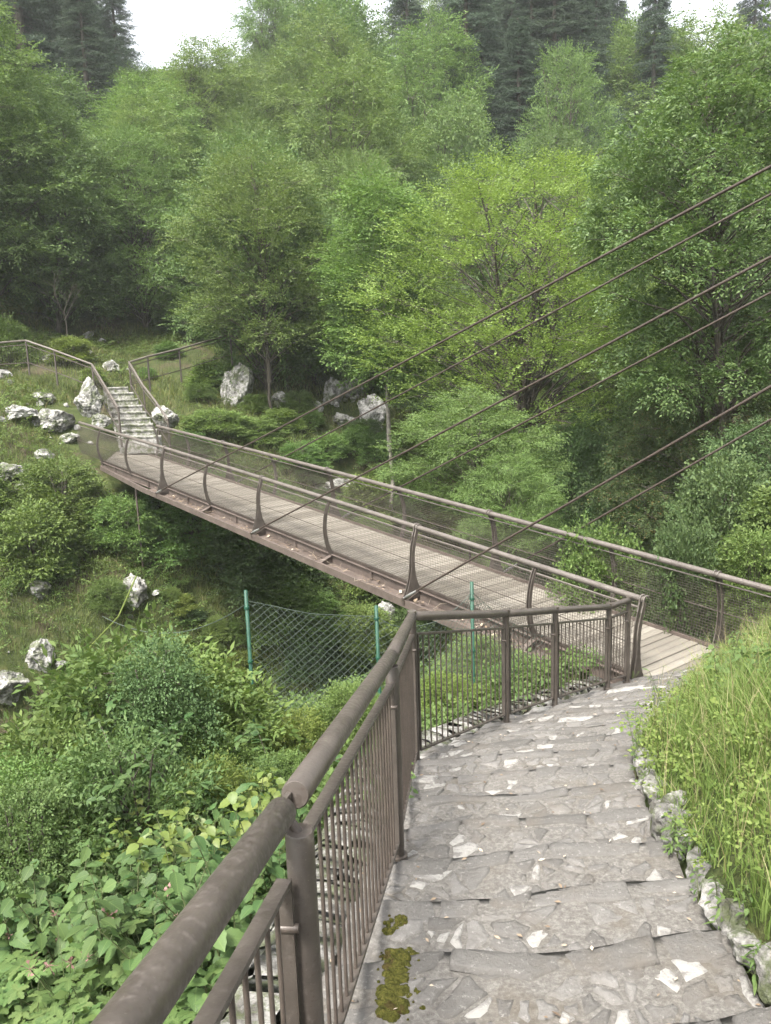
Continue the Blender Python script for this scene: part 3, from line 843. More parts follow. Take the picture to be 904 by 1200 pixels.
# dead stems and leaves in the tray
rd = random.Random(21); mb = MB()
for _ in range(260):
    s = rd.uniform(.1, 14.5); t = rd.uniform(-.31, -.06); a = rd.uniform(0, 6.28); L = rd.choice([.05, .08, .25])
    p = B(s, t, -.195 + rd.uniform(0, .05)); q = p + np.array([math.cos(a), math.sin(a), rd.uniform(-.1, .5)]) * L
    if L < .1: mb.bar(p, q, rd.uniform(.02, .05), .002)
    else: mb.tube([p, (p + q) / 2 + np.array([0, 0, rd.uniform(0, .05)]), q], .0025, 3, caps=False)
def straw_mat():
    t = NT('dead_leaves'); g = t.n('ShaderNodeNewGeometry')
    return t.pbr(t.ramp(g.outputs['Random Per Island'], [(0, (.07, .045, .028)), (.6, (.2, .15, .1)), (1, (.4, .34, .26))]), .9)
m_straw = straw_mat()
o = mb.build('leaf_litter', m_straw); tag(o, 'dead leaves and dry stems caught in the bridge tray', 'leaf litter', kind='stuff'); o.location = tuple(bl)
# ------------------------------------------------------------------ stay cables and their mast
MS = -12.0
def catenary(a, b, sag, n=24):
    a = np.array(a); b = np.array(b)
    return [a + (b - a) * q + np.array([0, 0, -sag * 4 * q * (1 - q)]) for q in np.linspace(0, 1, n + 1)]
clabel = {(5, 0): 'longest near-side stay cable, topmost brown line across the trees', (5, 1): 'longest far-side stay cable, just under the topmost one',
          (3, 0): 'middle near-side stay cable, from the second heavy rib of the near rail', (3, 1): 'middle far-side stay cable, fourth brown line from the top',
          (1, 0): 'shortest near-side stay cable, anchored above the railing corner', (1, 1): 'shortest far-side stay cable, lowest brown line on the right'}
for side in (0, 1):
    tt = -.36 if side == 0 else W + .36
    head = {5: 4.46, 3: 4.37, 1: 4.63} if side == 0 else {5: 5.4, 3: 4.98, 1: 5.1}
    for k in (5, 3, 1):
        a = bp(k * SPC, tt, -.11); b = np.array([P0[0] + D2[0] * MS + N2[0] * tt, P0[1] + D2[1] * MS + N2[1] * tt, head[k]])
        e = empty('stay_cable', tuple(a)); A_ = np.array(e.location)
        tag(e, clabel[(k, side)], 'cable', 'stay cables of the footbridge')
        d = (b - a) / np.linalg.norm(b - a)
        mb = MB(); mb.tube([p - A_ for p in catenary(a + d * .38, b, .03)], .0175, 10); mb.build('rope', m_cable, e)
        mb = MB(); mb.tube([-d * .02, d * .08, d * .1, d * .3, d * .32, d * .42], [.016, .016, .026, .026, .02, .02], 10); mb.build('turnbuckle', m_steel, e)
        mb = MB(); ax = D3 / np.linalg.norm(D3); mb.tube([-N3 * .03 + d * .0, N3 * .03], .022, 10); mb.box(-np.array([0, 0, .05]), ax * .03, N3 * .012, (0, 0, .06)); mb.build('anchor_shackle', m_bar, e)
mast = empty('cable_mast', tuple(np.append(P0[:2] + D2 * MS + N2 * W / 2, 0))); mz = np.array(mast.location)
tag(mast, 'brown steel mast frame holding the upper ends of the stay cables', 'mast')
for side in (0, 1):
    tt = -.36 if side == 0 else W + .36
    q = P0[:2] + D2 * MS + N2 * tt
    mb = MB(); g = gz(q[0], q[1]); mb.tube([np.array([q[0], q[1], g - .4]) - mz, np.array([q[0], q[1], 5.6]) - mz], [.14, .11], 16); mb.build('mast_leg', m_rail, mast)
mb = MB(); a = P0[:2] + D2 * MS - N2 * .36; b = P0[:2] + D2 * MS + N2 * (W + .36); mb.tube([np.array([*a, 5.4]) - mz, np.array([*b, 5.4]) - mz], .08, 12); mb.build('cross_beam', m_rail, mast)

# ------------------------------------------------------------------ green chain-link fence
fence = empty('chain_link_fence', tuple(at_y(300, 859, 8.5))); fl = np.array(fence.location)
tag(fence, 'green chain-link fence with three posts below the footbridge', 'fence')
fp = [(at_y(288, 692, 8.5), at_y(299, 855, 8.5)), (at_y(441, 710, 8.8), at_y(446, 830, 8.8)), (at_y(553, 682, 9.1), at_y(556, 840, 9.1)), (at_y(640, 735, 9.9), at_y(640, 800, 9.9))]
for i, (t_, b_) in enumerate(fp[:3]):
    mb = MB(); mb.tube([b_ - [0, 0, .9] - fl, t_ - fl, t_ + [0, 0, .004] - fl], [.021, .021, .014], 14)
    po = mb.build('post', m_green, fence)
    for q in (.12, .5, .85):
        c = t_ + (b_ - t_) * q; k = MB(); k.tube([c - [0, 0, .012] - fl, c + [0, 0, .012] - fl], .031, 12); k.build('wire_clip', m_green, po)
mb = MB(); rf = random.Random(4)
for i in range(3):
    t0, b0 = fp[i]; t1, b1 = fp[i + 1]
    b0 = b0 - [0, 0, .5]; b1 = b1 - [0, 0, .5]
    L = np.linalg.norm((t1 - t0)[:2]); H = 2.1
    def q(u, h):                      # u 0..1 along, h metres below the top; sags and wrinkles a bit
        top = t0 + (t1 - t0) * u + np.array([0, 0, -.12 - (.05 if i == 0 else .26 if i == 1 else .1) * 4 * u * (1 - u)])
        wob = .05 * noise.noise(Vector((u * 3 + i * 4, h * 2, 0))) * (1 if i == 0 else 2.2)
        return top + np.array([wob * .3, wob, -h]) + np.array([.02 * noise.noise(Vector((u * 9, h * 4, i))), 0, 0])
    g = .062
    for k in range(-int(H / g / 1.4), int(L / g / 1.4) + 1):
        for sgn in (1, -1):
            pts = []
            for m in range(0, 40):
                h = m * H / 39; u = (k * g * 1.4 + h) / L if sgn > 0 else ((k * g * 1.4 + H) - h) / L
                if 0 <= u <= 1: pts.append(q(u, h))
            if len(pts) > 1: mb.tube([p - fl for p in pts], .0028, 3, caps=False)
    mb.tube([q(u, 0) - fl for u in np.linspace(0, 1, 14)], .0035, 5)
mb.build('wire_mesh', m_gwire, fence)
mb = MB(); a = fp[0][0] - [0, 0, .15]; b = at_y(120, 722, 9.6); mb.tube([p - fl for p in catenary(a, b, .28)], .004, 4); mb.build('loose_wire', m_gwire, fence)

# ------------------------------------------------------------------ far stairs and their railings
fst = empty('stone_stairs', tuple(bp(19.2, W / 2, 0))); fs0 = np.array(fst.location)
tag(fst, 'narrow pale stone steps climbing the slope at the far bridge end', 'stairs')
FS = [((139, 513), (189, 509.5), 27.9), ((137, 506), (184, 502.5), 28.35), ((135.5, 499), (179.5, 495.5), 28.8), ((133, 492), (176, 488), 29.2), ((131, 484.5), (171.5, 481), 29.6), ((129, 477), (166.5, 473.5), 30.0), ((127, 469.5), (161.5, 466), 30.4), ((125, 462), (156.5, 458.5), 30.8), ((121, 455.5), (150, 452), 31.3)]
for k, (pl_, pr_, yy) in enumerate(FS):
    A = at_y(*pl_, yy); Bq = at_y(*pr_, yy - .25); z1 = (A[2] + Bq[2]) / 2; A[2] = Bq[2] = 0; bk = np.array([-.13, .5, 0]) * 1.1
    mb = MB(); N = 18; V = []
    for i in range(N + 1):
        u = i / N; w = lambda a: .035 * noise.noise(Vector((u * 7, k * 3.3, a)))
        for (ds, dz) in ((.06, -.6), (.05, -.06), (-.01, -.05), (-.015, -.01), (.04, 0), (1, .0), (1, -.6)):
            p = A + (Bq - A) * u + bk * (ds + w(1)); V.append(np.array([p[0], p[1], z1 + dz + w(2) * .5]) - fs0)
    Fq = [(i * 7 + j, i * 7 + j + 1, (i + 1) * 7 + j + 1, (i + 1) * 7 + j) for i in range(N) for j in range(6)]
    Fq += [(0, 1, 2, 3, 4, 5, 6), tuple(N * 7 + q for q in range(7))[::-1]]
    mb.add(V, Fq); mb.build('step', m_fstep, fst)
def post_rail(name, lab, pts, hgt):
    P = [at_y(*p) for p in pts]; e = empty(name, (P[0][0], P[0][1], P[0][2] - hgt)); E_ = np.array(e.location)
    tag(e, lab, 'railing')
    for i, p in enumerate(P):
        mb = MB(); mb.tube([p - [0, 0, hgt + .4] - E_, p - E_], .038, 8); mb.build('post', m_rail, e)
    for a, b in zip(P[:-1], P[1:]):
        mb = MB(); mb.tube([a - E_, b - E_], .04, 10); mb.build('handrail', m_railtop, e)
        mb = MB(); mb.bar(a - [0, 0, .16] - E_, b - [0, 0, .16] - E_, .04, .03); mb.bar(a - [0, 0, hgt - .1] - E_, b - [0, 0, hgt - .1] - E_, .04, .03)
        n = max(3, int(np.linalg.norm((b - a)[:2]) / .13))
        for k in range(1, n):
            p = a + (b - a) * k / n; mb.tube([p - [0, 0, .16] - E_, p - [0, 0, hgt - .1] - E_], .006, 3, caps=False)
        mb.build('bar_panel', m_rail, e)
post_rail('stair_railing', 'brown railing left of the far stone steps, bending left along the terrace', [(138.7, 478, 27.9), (108, 427, 31.0), (63.6, 410.5, 31.8), (30.5, 399, 32.2), (-30, 404, 33.5)], .95)
post_rail('stair_railing', 'brown railing right of the far stone steps, bending right up the slope', [(197, 492, 27.1), (183.5, 471.6, 28.1), (168, 452, 29.5), (151.5, 424.5, 31.3), (173, 418, 32), (210, 409, 33.4), (270, 392, 36)], .95)

# ------------------------------------------------------------------ foliage tools
def nrm(a): return a / (np.linalg.norm(a, axis=-1, keepdims=True) + 1e-9)
UP = np.array([0, 0, 1.])
def quad_leaves(b, d, n, L, w, fold=.12, droop=.15):
    """b,d,n (k,3) base, direction, normal; L,w (k,)  ->  (k,4,3) folded diamond leaves"""
    s = nrm(np.cross(n, d)); L = np.asarray(L)[:, None]; w = np.asarray(w)[:, None]
    m = b + d * L * .42
    return np.stack([b, m + s * w / 2 + n * w * fold, b + d * L - n * L * droop, m - s * w / 2 + n * w * fold], 1)
def spray_tpl(rng, length, nl, leaf, wid, sub=3, jitter=.35, droop=.12):
    """a flat twig along +x, leaves alternate to both sides, with short side twigs"""
    B_, D_ = [], []
    axes = [(np.zeros(3), np.array([1., 0, 0]), length, nl)]
    for k in range(sub):
        f = rng.uniform(.15, .65); a = (1 if k % 2 else -1) * rng.uniform(.5, .95)
        axes.append((np.array([f * length, 0, -.02 * length]), np.array([math.cos(a), math.sin(a), rng.uniform(-.15, .2)]), length * rng.uniform(.35, .6), max(3, int(nl * .5))))
    for o_, d_, L_, n_ in axes:
        for i in range(n_):
            f = .12 + .88 * i / max(1, n_ - 1); sg = 1 if i % 2 else -1
            p = o_ + d_ * L_ * f + np.array([0, 0, -droop * L_ * f * f])
            side = np.array([-d_[1], d_[0], 0]) * sg
            dd = d_ * .65 + side * (.75 if i < n_ - 1 else 0) + rng.normal(0, jitter * .5, 3) + np.array([0, 0, -.12])
            B_.append(p); D_.append(dd)
    b = np.array(B_); d = nrm(np.array(D_)); n = nrm(np.array([0, 0, 1.]) + rng.normal(0, jitter * 1.7, (len(b), 3)))
    sz = rng.uniform(.7, 1.15, len(b))
    return quad_leaves(b, d, n, leaf * sz, wid * sz)
def needle_tpl(rng, length, n, leaf, wid):
    f = rng.uniform(0, 1, n); b = np.stack([f * length, np.zeros(n), -.1 * length * f * f], 1)
    a = rng.uniform(0, 2 * PI, n); d = nrm(np.stack([np.full(n, .75), np.cos(a), np.sin(a) * .7], 1))
    return quad_leaves(b, d, nrm(rng.normal(0, 1, (n, 3)) + [0, 0, 1.2]), np.full(n, leaf), np.full(n, wid), 0, 0)
def stamp(tpls, O, X, Z, S, rng):
    """place spray templates at O with axes X, Z and size S"""
    Y = nrm(np.cross(Z, X)); Z = np.cross(X, Y); which = rng.integers(0, len(tpls), len(O)); out = []
    for k, tp in enumerate(tpls):
        m = which == k
        if not m.any(): continue
        o_, x_, y_, z_, s_ = O[m], X[m], Y[m], Z[m], S[m]
        q = tp[None] * s_[:, None, None, None]
        P = o_[:, None, None] + q[..., 0:1] * x_[:, None, None] + q[..., 1:2] * y_[:, None, None] + q[..., 2:3] * z_[:, None, None]
        out.append(P.reshape(-1, 4, 3))
    return np.concatenate(out)
def leaves_mesh(name, Q):
    Q = np.asarray(Q, np.float32); n = len(Q)
    return mesh_np(name, Q.reshape(-1, 3), np.arange(n * 4, dtype=np.int32).reshape(n, 4))

def make_tree(seed, H, R, cb, lobes, per, tpl, prof=None, trunk_r=.13, lob=(.26, .40), upb=.25, flat=.6, leaders=1, out=.55, bark=None, inner=.35, limbs_up=.5):
    """returns (trunk mesh, crown mesh, H, R); crown made of leafy lobes on limbs"""
    rng = np.random.default_rng(seed)
    prof = prof or (lambda f: math.sin(PI * min(1, .12 + .86 * f)) ** .7)
    tr = MB(); tips = []
    for ld in range(leaders):
        a = rng.uniform(0, 6.28); lean = 0 if leaders == 1 else rng.uniform(.12, .3)
        pts = []; rs = []
        for i in range(9):
            f = i / 8
            pts.append(np.array([math.cos(a) * lean * H * f * .6 + .015 * H * math.sin(f * 5 + a) * f, math.sin(a) * lean * H * f * .6 + .015 * H * math.cos(f * 4 + a) * f, H * .88 * f - .3 * (i == 0)]))
            rs.append(trunk_r * (1.25 if i == 0 else 1) * (1 - .88 * f) * (1 if leaders == 1 else .65) + .008)
        tr.tube(pts, rs, 8); tips.append(pts)
    cents = []; Q = []
    tries = 0
    while len(cents) < lobes and tries < lobes * 40:
        tries += 1
        f = rng.uniform(0, 1) ** .85; z = H * (cb + (1 - cb) * f * .93); rr = R * prof(f)
        a = rng.uniform(0, 2 * PI); q = rr * math.sqrt(rng.uniform(.1, 1)) * .85
        c = np.array([math.cos(a) * q, math.sin(a) * q, z])
        lr = R * rng.uniform(*lob) * (1 - .35 * f)
        if any(np.linalg.norm(c - c2) < .75 * (lr + l2) * .75 for c2, l2 in cents): continue
        cents.append((c, lr))
    O, X, Z, S = [], [], [], []
    for c, lr in cents:
        pts = tips[rng.integers(len(tips))]
        hz = max(H * cb * .55, c[2] - np.hypot(c[0], c[1]) * limbs_up - .15 * R); f = min(.95, hz / (H * .88)) * 8; i = int(f)
        s = pts[i] + (pts[min(8, i + 1)] - pts[i]) * (f - i)
        mid = s + (c - s) * .5 + np.array([0, 0, .08 * R]) + rng.normal(0, .03 * R, 3)
        r0 = trunk_r * .25 * (1 - .5 * i / 8)
        tr.tube([s, s + (mid - s) * .5 + rng.normal(0, .015 * R, 3), mid, mid + (c - mid) * .6, c], [r0, r0 * .8, r0 * .6, r0 * .4, r0 * .2], 5, caps=False)
        n = int(per * rng.uniform(.75, 1.25) * (lr / (R * .33)) ** 1.6) + 8
        d = nrm(rng.normal(0, 1, (n, 3)) + [0, 0, .3]); rad = rng.uniform(0, 1, n) ** inner
        o_ = c + d * rad[:, None] * lr * np.array([1, 1, flat])
        for k in range(5):
            tr.tube([c, c + (o_[k] - c) * .5 + [0, 0, .02], o_[k]], [r0 * .3, r0 * .22, .005], 3, caps=False)
        ot = nrm(c * [1, 1, 0] + 1e-3)
        x = nrm(d * [1, 1, .6] * .7 + ot * out + UP * upb + rng.normal(0, .3, (n, 3)))
        z = nrm(UP * 1.0 + d * .55 + rng.normal(0, .28, (n, 3)))
        O.append(o_); X.append(x); Z.append(z); S.append(rng.uniform(.7, 1.2, n))
    Q = stamp(tpl, np.concatenate(O), np.concatenate(X), np.concatenate(Z), np.concatenate(S), rng)
    tm = tr.mesh('trunk'); tm.materials.append(bark or m_bark)
    return tm, Q, H, R

def make_conifer(seed, H, R, tpl, per=16, gap=.55, droop=.35, cb=.1, bark=None):
    rng = np.random.default_rng(seed); tr = MB()
    tr.tube([(0, 0, -.3), (0, 0, H * .5), (0, 0, H * .98)], [.02 * H, .012 * H, .01], 8)
    O, X, Z, S = [], [], [], []; z = H * cb
    while z < H * .985:
        f = (z - H * cb) / (H * (1 - cb)); rr = R * (1 - f) ** .8 * rng.uniform(.8, 1.1) + .15
        for k in range(6):
            a = rng.uniform(0, 2 * PI); L = rr * rng.uniform(.65, 1.1); dv = np.array([math.cos(a), math.sin(a), 0])
            q = np.linspace(.2, 1, per); p = np.array([0, 0, z]) + dv * (L * q)[:, None] + UP * (-droop * L * q ** 1.5 + .16 * L * q ** 4)[:, None]
            tr.tube([np.array([0, 0, z]), p[len(p) // 2], p[-1]], [.022, .014, .005], 3, caps=False)
            sd = np.where(np.arange(per) % 2 == 0, 1, -1)[:, None]; pr = np.array([-dv[1], dv[0], 0])
            O.append(p); X.append(nrm(dv * .6 + sd * pr * rng.uniform(.3, 1, (per, 1)) + UP * rng.uniform(-.45, .05, (per, 1)))); Z.append(nrm(UP + rng.normal(0, .25, (per, 3)))); S.append(rng.uniform(.7, 1.2, per) * (.55 + .6 * (1 - f)))
        z += gap * rng.uniform(.7, 1.25) * (.5 + .6 * (1 - f))
    Q = stamp(tpl, np.concatenate(O), np.concatenate(X), np.concatenate(Z), np.concatenate(S), rng)
    tm = tr.mesh('trunk'); tm.materials.append(bark or m_bark)
    return tm, Q, H, R

rng0 = np.random.default_rng(77)
tp_small = [spray_tpl(rng0, .62, 9, .088, .05, 3) for _ in range(6)]
tp_horn = [spray_tpl(rng0, .80, 11, .088, .046, 3, .3, .05) for _ in range(6)]
tp_mid = [spray_tpl(rng0, .85, 9, .13, .075, 3) for _ in range(6)]
tp_ash = [spray_tpl(rng0, .8, 10, .16, .055, 2, .3, .3) for _ in range(6)]
tp_big = [spray_tpl(rng0, .55, 8, .15, .06, 2, .3, .45) for _ in range(6)]
tp_need = [needle_tpl(rng0, .55, 26, .17, .03) for _ in range(5)]
tp_spru = [needle_tpl(rng0, .75, 26, .15, .035) for _ in range(5)]
tp_shr = [spray_tpl(rng0, .34, 8, .062, .036, 3, .45) for _ in range(6)]
tp_shr2 = [spray_tpl(rng0, .36, 7, .095, .05, 2, .4) for _ in range(6)]
tp_tiny = [spray_tpl(rng0, .22, 8, .034, .021, 3, .45) for _ in range(6)]
tp_elon = [spray_tpl(rng0, .42, 8, .095, .036, 2, .35, .2) for _ in range(6)]

L_bright = leaf_mat('bright_hornbeam_leaf', (.125, .2, .03), (.195, .275, .05), .38, .008, obj_var=.08)
L_light = leaf_mat('light_green_leaf', (.09, .155, .036), (.15, .215, .055), .36, .012, obj_var=.12)
L_mid = leaf_mat('mid_green_leaf', (.07, .125, .034), (.12, .18, .05), .34, .015, obj_var=.2)
L_maple = leaf_mat('fresh_maple_leaf', (.08, .155, .03), (.13, .21, .045), .42, .006, obj_var=.06)
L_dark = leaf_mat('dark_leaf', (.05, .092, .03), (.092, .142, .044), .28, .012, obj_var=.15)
L_gloss = leaf_mat('glossy_ash_leaf', (.065, .125, .034), (.12, .185, .05), .36, .006, rough=.5, obj_var=.05, spec=.28)
L_conif = leaf_mat('blue_green_needle', (.032, .055, .034), (.06, .09, .05), .12, .012, obj_var=.15)
L_brown = leaf_mat('mixed_brown_green_needle', (.042, .072, .022), (.085, .115, .034), .25, .01, obj_var=.1, spot=(.15, .1, .03))
L_shrub = leaf_mat('shrub_leaf', (.07, .13, .026), (.13, .195, .044), .36, .02, obj_var=.22)
L_yel = leaf_mat('yellow_green_shrub_leaf', (.095, .15, .024), (.16, .21, .04), .4, .015, obj_var=.15)

PROTO = {}
tp_n1 = [spray_tpl(rng0, .26, 9, .042, .026, 3, .5) for _ in range(6)]
tp_n2 = [spray_tpl(rng0, .3, 7, .07, .03, 2, .45, .2) for _ in range(6)]
def proto(key, mk, mats):
    tm, Q, H, R = mk
    cm = leaves_mesh('crown', Q)
    PROTO[key] = (tm, cm, H, R, mats)
    cm.materials.append(mats)
round_prof = lambda f: (math.sin(PI * min(1, .16 + .8 * f)) ** .6)
tall_prof = lambda f: (math.sin(PI * min(1, .1 + .85 * f ** .8)) ** .8)
proto('round', make_tree(1, 10.5, 5.2, .02, 215, 66, tp_horn, round_prof, .15, (.11, .18), .6, .6, 3, .55, inner=.45, limbs_up=.55), L_bright)
proto('broad_a', make_tree(2, 9, 3.8, .12, 100, 84, tp_small, None, .13, (.15, .27), .25, .42, 2, inner=.3), L_light)
proto('broad_b', make_tree(3, 9.5, 3.8, .08, 100, 84, tp_small, tall_prof, .14, (.15, .26), .3, .42, 2, inner=.3), L_light)
proto('mid_a', make_tree(4, 10, 4.0, .08, 95, 66, tp_mid, None, .15, (.15, .27), .15, .42, 2, inner=.3), L_mid)
proto('mid_b', make_tree(5, 11, 3.6, .06, 95, 66, tp_mid, tall_prof, .15, (.15, .28), .2, .45, 1, inner=.3), L_mid)
proto('ash', make_tree(6, 13.5, 4.4, .12, 100, 70, tp_ash, tall_prof, .17, (.15, .27), .15, .45, 2, inner=.3), L_light)
proto('maple', make_tree(7, 11, 2.3, .2, 60, 52, tp_mid, tall_prof, .085, (.22, .36), .15, .5, 1, bark=m_pale), L_maple)
proto('dark', make_tree(8, 10, 4.0, .05, 85, 74, tp_mid, None, .15, (.17, .28), .1, .45, 2, inner=.3), L_dark)
proto('layer', make_tree(9, 6.5, 3.4, .2, 75, 70, tp_horn, None, .08, (.16, .3), .0, .16, 2, .8), L_light)
proto('glossy', make_tree(10, 12, 5.2, .12, 150, 150, tp_big, None, .2, (.13, .21), .05, .6, 2, .5, inner=.4, limbs_up=.3), L_gloss)
proto('pine', make_tree(11, 15, 4.6, .15, 90, 80, tp_need, tall_prof, .22, (.15, .25), .3, .5, 1), L_conif)
proto('spruce', make_conifer(12, 22, 4.6, tp_spru, 28, .42), L_conif)
proto('yew', make_tree(13, 10, 4.2, .0, 110, 84, [spray_tpl(rng0, .6, 14, .075, .026, 4, .4, .3) for _ in range(5)], tall_prof, .15, (.14, .26), -.15, .45, 2, inner=.35, limbs_up=.2), L_brown)
proto('shrub_a', make_tree(20, 1.6, 1.15, .0, 44, 46, tp_shr, lambda f: .35 + .75 * (1 - f) ** .6, .02, (.10, .38), .45, .6, 5, .8, inner=.4), L_shrub)
proto('shrub_b', make_tree(21, 1.4, 1.2, .0, 44, 46, tp_shr2, lambda f: .35 + .75 * (1 - f) ** .6, .02, (.10, .38), .45, .6, 5, .8, inner=.4), L_shrub)
proto('shrub_c', make_tree(22, 1.8, 1.0, .0, 44, 46, tp_shr2, lambda f: .35 + .75 * (1 - f) ** .6, .02, (.10, .38), .45, .6, 5, .8, inner=.4), L_yel)
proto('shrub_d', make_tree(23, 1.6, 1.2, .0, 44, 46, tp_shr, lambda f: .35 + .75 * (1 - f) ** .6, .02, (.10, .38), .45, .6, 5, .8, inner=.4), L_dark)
proto('near_a', make_tree(30, 1.6, 1.1, .0, 60, 60, tp_n1, None, .018, (.16, .3), .3, .5, 4, inner=.35), L_shrub)
proto('near_b', make_tree(31, 1.5, 1.1, .0, 55, 60, tp_n1, tall_prof, .016, (.16, .3), .35, .5, 4, inner=.4), L_yel)
proto('near_c', make_tree(32, 1.6, 1.1, .0, 50, 44, tp_n2, None, .016, (.16, .32), .3, .45, 5, inner=.4), L_mid)
proto('near_d', make_tree(33, 1.7, 1.1, .0, 60, 60, tp_tiny, None, .016, (.16, .3), .2, .5, 5, inner=.4), L_mid)
proto('sapling', make_tree(24, 2.0, .62, .1, 40, 50, tp_tiny, tall_prof, .02, (.26, .42), .2, .7, 2), L_dark)
proto('twiggy', make_tree(25, 1.6, 1.1, .05, 34, 20, tp_elon, None, .018, (.28, .42), .15, .5, 4, inner=.6), L_shrub)

def plant(key, name, x, y, sxy, sz, label, cat, group, rz=None, part='crown', stem='trunk', sink=.05, z=None, tilt=0):
    tm, cm, H, R, mt = PROTO[key]
    e = empty(name, (x, y, (gz(x, y) if z is None else z) - sink), random.uniform(0, 6.28) if rz is None else rz)
    e.scale = (sxy, sxy, sz); e.rotation_euler.x = tilt
    a = bpy.data.objects.new(stem, tm); C.objects.link(a); a.parent = e
    b = bpy.data.objects.new(part, cm); C.objects.link(b); b.parent = e
    tag(e, label, cat, group); return e
TREES = []
def tree_px(key, u, vtop, y, wpx, label, group='trees on the slopes behind the bridge', name='tree', rz=None, vbot=None, cat='tree'):
    p = at_y(u, vtop, y); g = gz(p[0], p[1]); tm, cm, H, R, mt = PROTO[key]
    h = max(1., p[2] - g); sxy = wpx * y / F / 2 / (R * .95); TREES.append((p[0], p[1], R * sxy))
    sz = h / H
    if vbot is not None: sz = (p[2] - at_y(u, vbot, y)[2]) / H
    sz = min(max(sz, sxy * .7), sxy * 1.6); base = p[2] - H * sz
    e = plant(key, name, p[0], p[1], sxy, sz, label, cat, group, rz, z=base, sink=0)
    if base > g + .3:                  # long bare lower stem down to the slope
        r = .02 * H * .75; mb = MB(); d = (g - .5 - base) / sz
        mb.tube([(0, 0, .2), (r * .6, 0, d * .4), (-r * .4, r * .5, d * .75), (0, 0, d)], [r * .45, r * .5, r * .55, r * .75], 8)
        mb.build('lower_trunk', tm.materials[0], e)
    return e

G = 'trees on the slopes behind the bridge'
tree_px('round', 612, 183, 28, 400, 'big round bright yellow-green tree with upswept twigs in the middle of the wood', name='broadleaf_tree', vbot=490)
tree_px('broad_a', 300, 165, 34, 200, 'light green tree on a dark forked trunk beyond the middle of the bridge', name='broadleaf_tree', vbot=440)
tree_px('maple', 446, 190, 31, 125, 'slim fresh green tree on a thin pale trunk left of the round bright tree', name='maple_tree', vbot=520)
tree_px('mid_a', 40, 118, 42, 190, 'broad green tree at the left photo edge above the stair railing', name='broadleaf_tree')
tree_px('broad_b', 150, 138, 44, 160, 'green tree above the top of the far stone steps', name='broadleaf_tree')
tree_px('broad_b', 420, 165, 40, 150, 'light green tree behind the slim pale-trunked tree', name='broadleaf_tree')
tree_px('pine', 62, -20, 72, 190, 'dark blue-green pine rising at the top left corner', name='pine_tree')
tree_px('spruce', 128, -40, 82, 90, 'dark spruce beside the pine at the edge of the sky gap', name='spruce_tree')
tree_px('ash', 240, 42, 62, 170, 'pale rounded tree right under the open sky gap', name='broadleaf_tree')
tree_px('mid_b', 165, 75, 66, 90, 'small tree between the spruce and the pale rounded tree', name='broadleaf_tree')
tree_px('ash', 372, 6, 60, 165, 'tall thin-crowned ash right of the sky gap', name='ash_tree')
tree_px('ash', 505, 8, 58, 165, 'tall leafy ash at the top middle of the wood', name='ash_tree')
tree_px('mid_a', 533, 105, 46, 140, 'rounded grey-green tree below the tall leafy ash', name='broadleaf_tree')
tree_px('spruce', 600, -90, 72, 130, 'tall dark conifer left of the pale small tree at the top', name='spruce_tree')
tree_px('spruce', 700, -70, 70, 120, 'dark conifer behind the top right of the wood', name='spruce_tree')
tree_px('spruce', 560, -60, 80, 110, 'dark conifer just right of the tall leafy ash', name='spruce_tree')
tree_px('spruce', 770, -60, 64, 120, 'dark conifer over the big glossy tree on the right', name='spruce_tree')
tree_px('broad_b', 665, 42, 52, 130, 'pale small tree in front of the dark conifers', name='broadleaf_tree')
tree_px('mid_a', 650, 140, 46, 130, 'low green bush-like tree right above the round bright tree', name='broadleaf_tree')
tree_px('dark', 545, 175, 38, 170, 'dark tree behind the left shoulder of the round bright tree', name='broadleaf_tree')
tree_px('dark', 735, 170, 37, 190, 'dark tree behind the right shoulder of the round bright tree', name='broadleaf_tree')
tree_px('broad_a', 762, 300, 27, 150, 'small yellow-green tree between the round tree and the dark yew', name='broadleaf_tree', vbot=500)
tree_px('glossy', 872, 22, 19, 350, 'big glossy-leaved tree reaching in from the right photo edge', name='ash_tree', vbot=520)
tree_px('yew', 842, 335, 20.5, 250, 'dark brownish-green yew under the big glossy tree', name='yew_tree')
tree_px('dark', 770, 430, 24, 200, 'dark green tree in front of the yew, behind the far handrail', name='broadleaf_tree')
tree_px('layer', 548, 455, 22.5, 200, 'low tree with flat layered branches close behind the bridge', name='hornbeam_tree', vbot=620)
tree_px('layer', 600, 525, 20, 130, 'smaller layered tree nearest the bridge rail in the middle', name='hornbeam_tree', vbot=680)
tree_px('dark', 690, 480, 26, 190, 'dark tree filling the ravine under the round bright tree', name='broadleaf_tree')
tree_px('dark', 890, 490, 17, 170, 'green tree at the right edge just above the far handrail', name='broadleaf_tree')
tree_px('mid_a', 240, 215, 46, 110, 'tree filling the gap between the two green trees and the light forked one', name='broadleaf_tree')
tree_px('dark', 95, 285, 47, 140, 'dark low tree behind the stair railing at the left', name='broadleaf_tree')
tree_px('dark', 215, 330, 45, 90, 'dark low tree over the right stair railing', name='broadleaf_tree')
